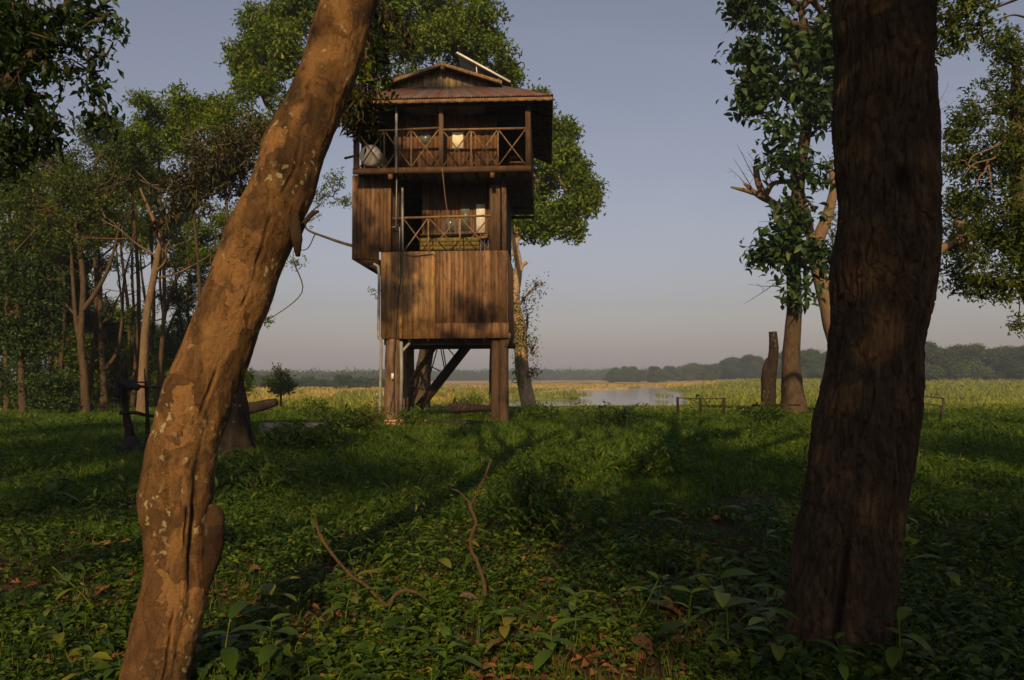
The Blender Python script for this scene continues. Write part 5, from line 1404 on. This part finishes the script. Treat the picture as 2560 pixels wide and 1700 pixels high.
leaves(m, C, D, nrm(rng.normal(size=(N, 3)) * .35 + [0, -.1, 1]), L, L * .55, 1, .25, rnd=np.clip(np.repeat(rng.random(n), K) * .6 + rng.random(N) * .4, 0, 1))
tag(m.build('ground_cover', M['herb']), 'low broad-leaved weeds covering the forest floor', kind='stuff')
m = MB()
p = field(5200, 2.2, 12, pw=1.3); keep = n2(p[:, 0], p[:, 1], .9, 181) > .52; p = p[keep]
K = 5; n = len(p); C = np.repeat(p, K, 0); N = n * K; a = rng.random(N) * 6.283
C = C + np.stack([np.cos(a) * .02, np.sin(a) * .02, rng.uniform(.03, .13, N)], -1)
L = rng.uniform(.05, .115, N)
leaves(m, C, np.stack([np.cos(a), np.sin(a), rng.uniform(-.1, .5, N)], -1), nrm(rng.normal(size=(N, 3)) * .3 + [0, 0, 1]), L, L * .5, 3, .4, rnd=np.clip(np.repeat(rng.random(n), K) * .6 + rng.random(N) * .4, 0, 1))
tag(m.build('broad_weeds', M['herb']), 'clumps of mid-sized broad leaves in the foreground', kind='stuff')
# bigger weeds and ferny stems in the middle distance
m = MB()
p = field(1100, 6, 27, pw=.7); keep = n2(p[:, 0], p[:, 1], 2.0, 95) > .47; p = p[keep]
K = 16; n = len(p); C = np.repeat(p, K, 0); N = n * K; t = rng.random(N); a = rng.random(N) * 6.283
H = np.repeat(rng.uniform(.15, .48, n) * np.where(p[:, 1] > 20, .7, 1), K)
C = C + np.stack([np.cos(a) * .10 * t, np.sin(a) * .10 * t, H * (.25 + .75 * t)], -1)
D = np.stack([np.cos(a), np.sin(a), rng.uniform(-.2, .5, N)], -1); L = rng.uniform(.06, .14, N)
leaves(m, C, D, nrm(rng.normal(size=(N, 3)) * .3 + [0, 0, 1]), L, L * .34, 2, .45, rnd=np.clip(np.repeat(rng.random(n), K) * .7 + rng.random(N) * .3, 0, 1))
tag(m.build('tall_weeds', M['herb']), 'taller leafy weeds scattered through the clearing', kind='stuff')
# fallen leaves
m = MB()
p = field(8000, 2.4, 18, pw=1.4); keep = (n2(p[:, 0], p[:, 1], .8, 99) + rng.random(len(p)) * .3) - .07 + .17 * np.exp(-((p[:, 0] - .4) / 1.8) ** 2 - ((p[:, 1] - 5.4) / 2) ** 2) > .53; p = p[keep]; N = len(p)
a = rng.random(N) * 6.283; L = rng.uniform(.05, .13, N)
leaves(m, p + np.stack([0 * a, 0 * a, rng.uniform(.01, .05, N)], -1), np.stack([np.cos(a), np.sin(a), rng.uniform(-.1, .35, N)], -1), nrm(rng.normal(size=(N, 3)) * .35 + [0, 0, 1]), L, L * .62, 3, .25, fold=.22)
tag(m.build('leaf_litter', M['litter']), 'dry orange-brown fallen leaves between the weeds', kind='stuff')

# meadow grass on the plain
m = MB()
p = field(30000, 34, 330, -.68, .75, pw=1.0); p = p[notwater(p)]
K = 4; n = len(p); C = np.repeat(p, K, 0); y = C[:, 1]
C = C + rng.normal(size=(len(C), 3)) * [.3, .5, 0]
dry = meadow_col(C[:, 0], y)
hh = rng.uniform(.35, .95, len(C)) * (.5 + n2(C[:, 0], y * .4, 12, 45)) * (.28 + .72 * sm((y - 45) / 60)); C[:, 2] -= .05
blades(m, C, hh, .05 + .0011 * y, rng.uniform(.2, .9, len(C)), np.clip(dry * .6 + rng.random(len(C)) * .38, 0, 1))
p = field(2500, 70, 330, -.5, .6); sd_ = water_sd(p[:, 0], p[:, 1]); p = p[(sd_ > .4) & (n2(p[:, 0], p[:, 1] * .35, 10, 41) > .56)]
C = np.repeat(p, 9, 0) + rng.normal(size=(len(p) * 9, 3)) * [.6, .5, 0]
blades(m, C, rng.uniform(.8, 1.7, len(C)), np.full(len(C), .22), rng.uniform(.2, .9, len(C)), rng.random(len(C)) * .4)
tag(m.build('meadow_grass', M['meadow']), 'long green and dry grass of the river plain', kind='stuff')

# seedlings: each one a thing
def seedling(loc, h, nl, L, label, seed, mat='seedling', group='seedlings in the foreground', droop=.55, wid=.42):
    g = np.random.default_rng(seed)
    root = empty('seedling', loc, 0); tag(root, label, 'seedling', group)
    lean = np.array([g.normal() * .07, g.normal() * .07, 0])
    m = MB(); top = np.array([0, 0, h]) + lean * h / .3
    mid = top * .5 + [g.normal() * .012, 0, 0]
    m.tube([(0, 0, -.03), mid, top], [.0055, .0045, .003], 6, 4); m.build('stem', M['grass'], root)
    a0 = g.random() * 6.28
    n = nl; k_ = np.arange(n); lev = (k_ // 2) / max(1, (n - 1) // 2)
    az = a0 + (k_ % 2) * np.pi + (k_ // 2) * 1.35 + g.normal(size=n) * .25
    b = top * (.55 + .45 * lev)[:, None]
    D = np.stack([np.cos(az), np.sin(az), .35 + .35 * lev + g.normal(size=n) * .15], -1)
    LL = L * g.uniform(.65, 1.15, n) * (1 - .25 * lev)
    global rng
    m = MB(); leaves(m, b, D, np.tile([0, 0, 1.0], (n, 1)) + g.normal(size=(n, 3)) * .15, LL, LL * wid, 7, droop * .6, .12, rnd=g.random(n))
    m.build('leaves', M[mat], root, True)
    return root
sl = [(905, 5.6, .30, 6, .15, 'pale green seedling right of the slanting dead branch'), (955, 5.5, .24, 5, .13, 'small pale seedling between the two dead branches'), (1085, 6.0, .30, 7, .17, 'drooping yellow-green seedling left of the forked dead branch'), (1140, 6.6, .40, 8, .20, 'broad drooping seedling just behind the forked dead branch'),
      (860, 5.0, .22, 5, .20, 'seedling with long flat leaves below the slanting dead branch'), (1820, 4.45, .42, 7, .24, 'tall seedling with big ribbed leaves left of the big trunk foot'), (1700, 4.5, .30, 6, .19, 'broad-leaved seedling left of the tall ribbed one'), (1905, 4.6, .34, 7, .18, 'seedling with slim leaves closest to the big trunk foot'),
      (1560, 5.0, .26, 6, .18, 'seedling beneath the large curled dead leaf'), (1640, 5.2, .22, 5, .16, 'low seedling beside the large curled dead leaf'), (1430, 4.7, .24, 6, .17, 'seedling in the open middle of the foreground'), (1385, 4.3, .20, 5, .22, 'flat broad seedling at the bottom centre of the picture'),
      (1290, 4.45, .2, 6, .17, 'low seedling left of the bottom centre one'), (640, 4.9, .26, 5, .22, 'large-leaved seedling right of the leaning trunk foot'), (700, 4.3, .22, 6, .18, 'low seedling near the bottom edge right of the leaning trunk'), (560, 4.2, .30, 5, .24, 'seedling with a long leaf crossing the leaning trunk foot'),
      (1665, 7.6, .34, 7, .19, 'drooping seedling in the clearing above the curled dead leaf'), (1960, 6.4, .36, 7, .18, 'seedling just left of the big trunk'), (1880, 7.6, .34, 7, .2, 'seedling in the grass behind the one left of the big trunk'), (2300, 6.8, .40, 7, .2, 'dim seedling right of the big trunk'),
      (2390, 5.6, .30, 6, .2, 'dim seedling in the shade at right'), (2250, 4.2, .26, 6, .2, 'dark seedling at the right foot of the big trunk'), (1990, 4.1, .34, 7, .17, 'leafy shoot covering the front foot of the big trunk'), (2120, 4.05, .22, 6, .15, 'second leafy shoot in front of the big trunk foot'),
      (60, 6.2, .30, 7, .18, 'dim drooping seedling at the far left'), (260, 5.4, .3, 6, .2, 'dim seedling left of the leaning trunk foot'), (130, 9.0, .5, 7, .28, 'large-leaved dim seedling on the left'), (180, 4.6, .2, 6, .16, 'low dark seedling at the bottom left'), (1505, 8.4, .4, 7, .2, 'seedling in the middle of the clearing'),
      (1120, 4.2, .2, 6, .2, 'long-leaved seedling at the bottom left of centre'), (1010, 4.6, .2, 6, .15, 'small seedling in front of the branch arch'), (1755, 15, .55, 8, .34, 'yellow-green umbrella-like sapling in mid-clearing left of the snag'), (1640, 14, .5, 8, .32, 'bright drooping sapling in mid-clearing'), (1500, 13.5, .5, 8, .3, 'green drooping sapling left of the bright one'),
      (2240, 12, .5, 8, .28, 'pale sapling tip right of the big trunk'), (1740, 25.5, .7, 9, .45, 'drooping sapling between the posts of the river fence'), (1330, 26, .5, 8, .3, 'small sapling on the bank by the forked tree'), (1520, 25.5, .6, 8, .3, 'dark leafy sapling on the bank in front of the river'), (1455, 26, .45, 8, .3, 'low sapling on the bank near the water'), (1580, 24.5, .45, 9, .3, 'leafy sapling on the bank right of the dark one')]
for i, (px, d, h, nl, L, lab) in enumerate(sl):
    seedling(gp(px, d), h * (1.25 if d < 9 else 1), nl, L, lab, 100 + i, 'seedling' if i % 3 else 'herb')
# shrubs of the clearing
def shrub(px, d, w, h, label, n=120, leaf='herb', L=.12, name='shrub'):
    root = empty(name, gp(px, d)); tag(root, label, 'shrub')
    c = rng.normal(size=(n, 3)) * [w * .28, w * .28, h * .22] + [0, 0, h * .55]; c[:, 2] = np.clip(c[:, 2], .05, h)
    m = MB()
    for q in c[::5]: m.tube([(0, 0, 0), q * [.6, .6, .5], q], [.012, .008, .003], 5, 3, cap=False)
    m.build('stems', M['twig'], root)
    m = MB(); foliage(m, c, c * [0, 0, .3], L, 7, .5, .5, .0, .36, seg=2); m.build('leaves', M[leaf], root)
    return root
shrub(1340, 7.9, .75, .75, 'dense dark drooping shrub in the clearing right of the forked branch', 190, L=.09)
shrub(918, 19.5, .9, .75, 'low shrub with rusty red leaves left of the tower foot', 34, 'leaf_red', .12)
shrub(880, 19.0, 1.1, .6, 'low green weed bush left of the rusty one', 90)
shrub(1030, 21.2, 1.0, .6, 'weeds hugging the brick plinth', 80)
shrub(1195, 25.5, .6, .9, 'thin twiggy shrub under the tower', 26, 'leaf_main', .13)
shrub(790, 25, 1.0, .7, 'feathery weeds at the field edge', 60)
shrub(1350, 25, 1.2, .5, 'green weeds at the foot of the forked tree', 90)
shrub(1620, 12, 1.0, .55, 'leafy clump in the grass mid-clearing', 110)
shrub(1545, 21, 1.5, .6, 'weed bush in front of the river view', 130)
shrub(1925, 21.5, .9, .6, 'weeds around the foot of the snag post', 90)
shrub(2105, 11, 1.0, .5, 'grassy weeds behind the big trunk', 60)
shrub(760, 15, 1.4, .55, 'broad-leaved weed patch below the concrete slab', 150, L=.13)
shrub(650, 11, 1.5, .45, 'weed patch right of the gnarled stump', 150, L=.11)
# large curled dead leaves
for px, d, L, lab in ((1690, 5.3, .22, 'large curled orange-brown dead leaf in the foreground'), (1805, 7.4, .18, 'dead leaf lying in the grass left of the big trunk'), (1225, 4.6, .2, 'curled dead leaf at the bottom of the picture'), (1345, 5.9, .16, 'reddish dead leaf under the dark shrub'), (1620, 4.5, .18, 'flat dead leaf near the ribbed seedling'), (935, 4.6, .15, 'dark red dead leaf at the lower left')):
    m = MB(); c = gp(px, d, .03)
    n = 3; a = rng.random(n) * 1.6 - .8 + rng.random() * 6
    leaves(m, np.tile([0, 0, .0], (n, 1)) + rng.normal(size=(n, 3)) * .02, np.stack([np.cos(a), np.sin(a), np.full(n, .3)], -1), np.tile([0, 0, 1.0], (n, 1)) + rng.normal(size=(n, 3)) * .3, L * rng.uniform(.6, 1, n), L * .55, 6, .12, .18)
    o = m.build('dead_leaf', M['litter'], None, True); o.location = Vector(c); tag(o, lab, 'dead leaf')
# ------------------------------------------------------------------ unseen trees added behind the viewpoint, crowns shaped to shade the clearing
SH = {(-13, -14): [(-13, 6, 2.6), (-11, 9.5, 2.4), (-14.5, 11, 2.4), (-11.5, 13.2, 2.0), (-15, 7.5, 2.2), (-10, 6, 2.2), (-13, 15, 1.6), (-10.5, 16.2, 1.7), (-13, 17.6, 1.7), (-15.6, 16.0, 1.8), (-9.2, 18.2, 1.2)],
      (-7, -13): [(-3.4, 12.4, 1.0), (-4.4, 13.6, .9), (-4.6, 9.6, .4), (-1.6, 11.4, .5), (-7.5, 6.5, 2.2), (-8, 9.8, 1.9), (-7, 12.6, 1.7), (-5.2, 7.0, 1.7), (-8.6, 14.6, 1.5), (-6, 15.2, 1.2)],
      (-2.5, -15): [(-2.5, 6.4, 1.9), (-4.2, 5.6, 1.6), (-.8, 7.4, 1.5)],
      (1.5, -13): [(1.0, 9.2, 1.7), (.3, 11.4, 1.6), (2.4, 12.2, 1.7), (1.6, 13.6, 1.0), (3, 10, 1.8), (1.5, 6.8, 1.7)],
      (7, -13.5): [(6, 8, 2.3), (5.4, 11, 2.1), (8.2, 12, 2.1), (7, 14.4, 1.6), (8.6, 8, 2.2), (5.2, 6.2, 1.8)],
      (13, -13): [(12, 8, 2.4), (11.4, 11.4, 2.2), (14, 13, 2.0), (12.6, 15.4, 1.6), (15.5, 16.2, 1.8), (15, 8, 2.4), (13, 5, 2.2)],
      (-21, -9): [(-21, 7, 3.2), (-18.5, 10, 2.6), (-23, 11, 2.8), (-20, 13.5, 2.2), (-18, 15.5, 2.2), (-22, 16.5, 2.4), (-25, 7, 2.8)],
      (-31, -2): [(-31, 7, 3.6), (-28, 10, 3.0), (-34, 11, 3.2), (-30, 13.5, 2.4)]}
for (x, y), b in SH.items():
    bl = [(np.array([a, y + rng.normal() * .8, z]), np.array([r, r, r * .75])) for a, z, r in b]
    tree('shade_tree', 'unseen tree added behind the viewpoint to shade the clearing', [(x, y, -.2), (x + .2, y, 3), (x - .1, y, 6), (x, y, 10)], [.3, .25, .18, .08], bl, .34, 13, 'leaf_dark', group='unseen trees added for shade behind the viewpoint', lr=.4, thr=.34 if abs(x) < 5 else .28, nscale=1.3, tw=0)
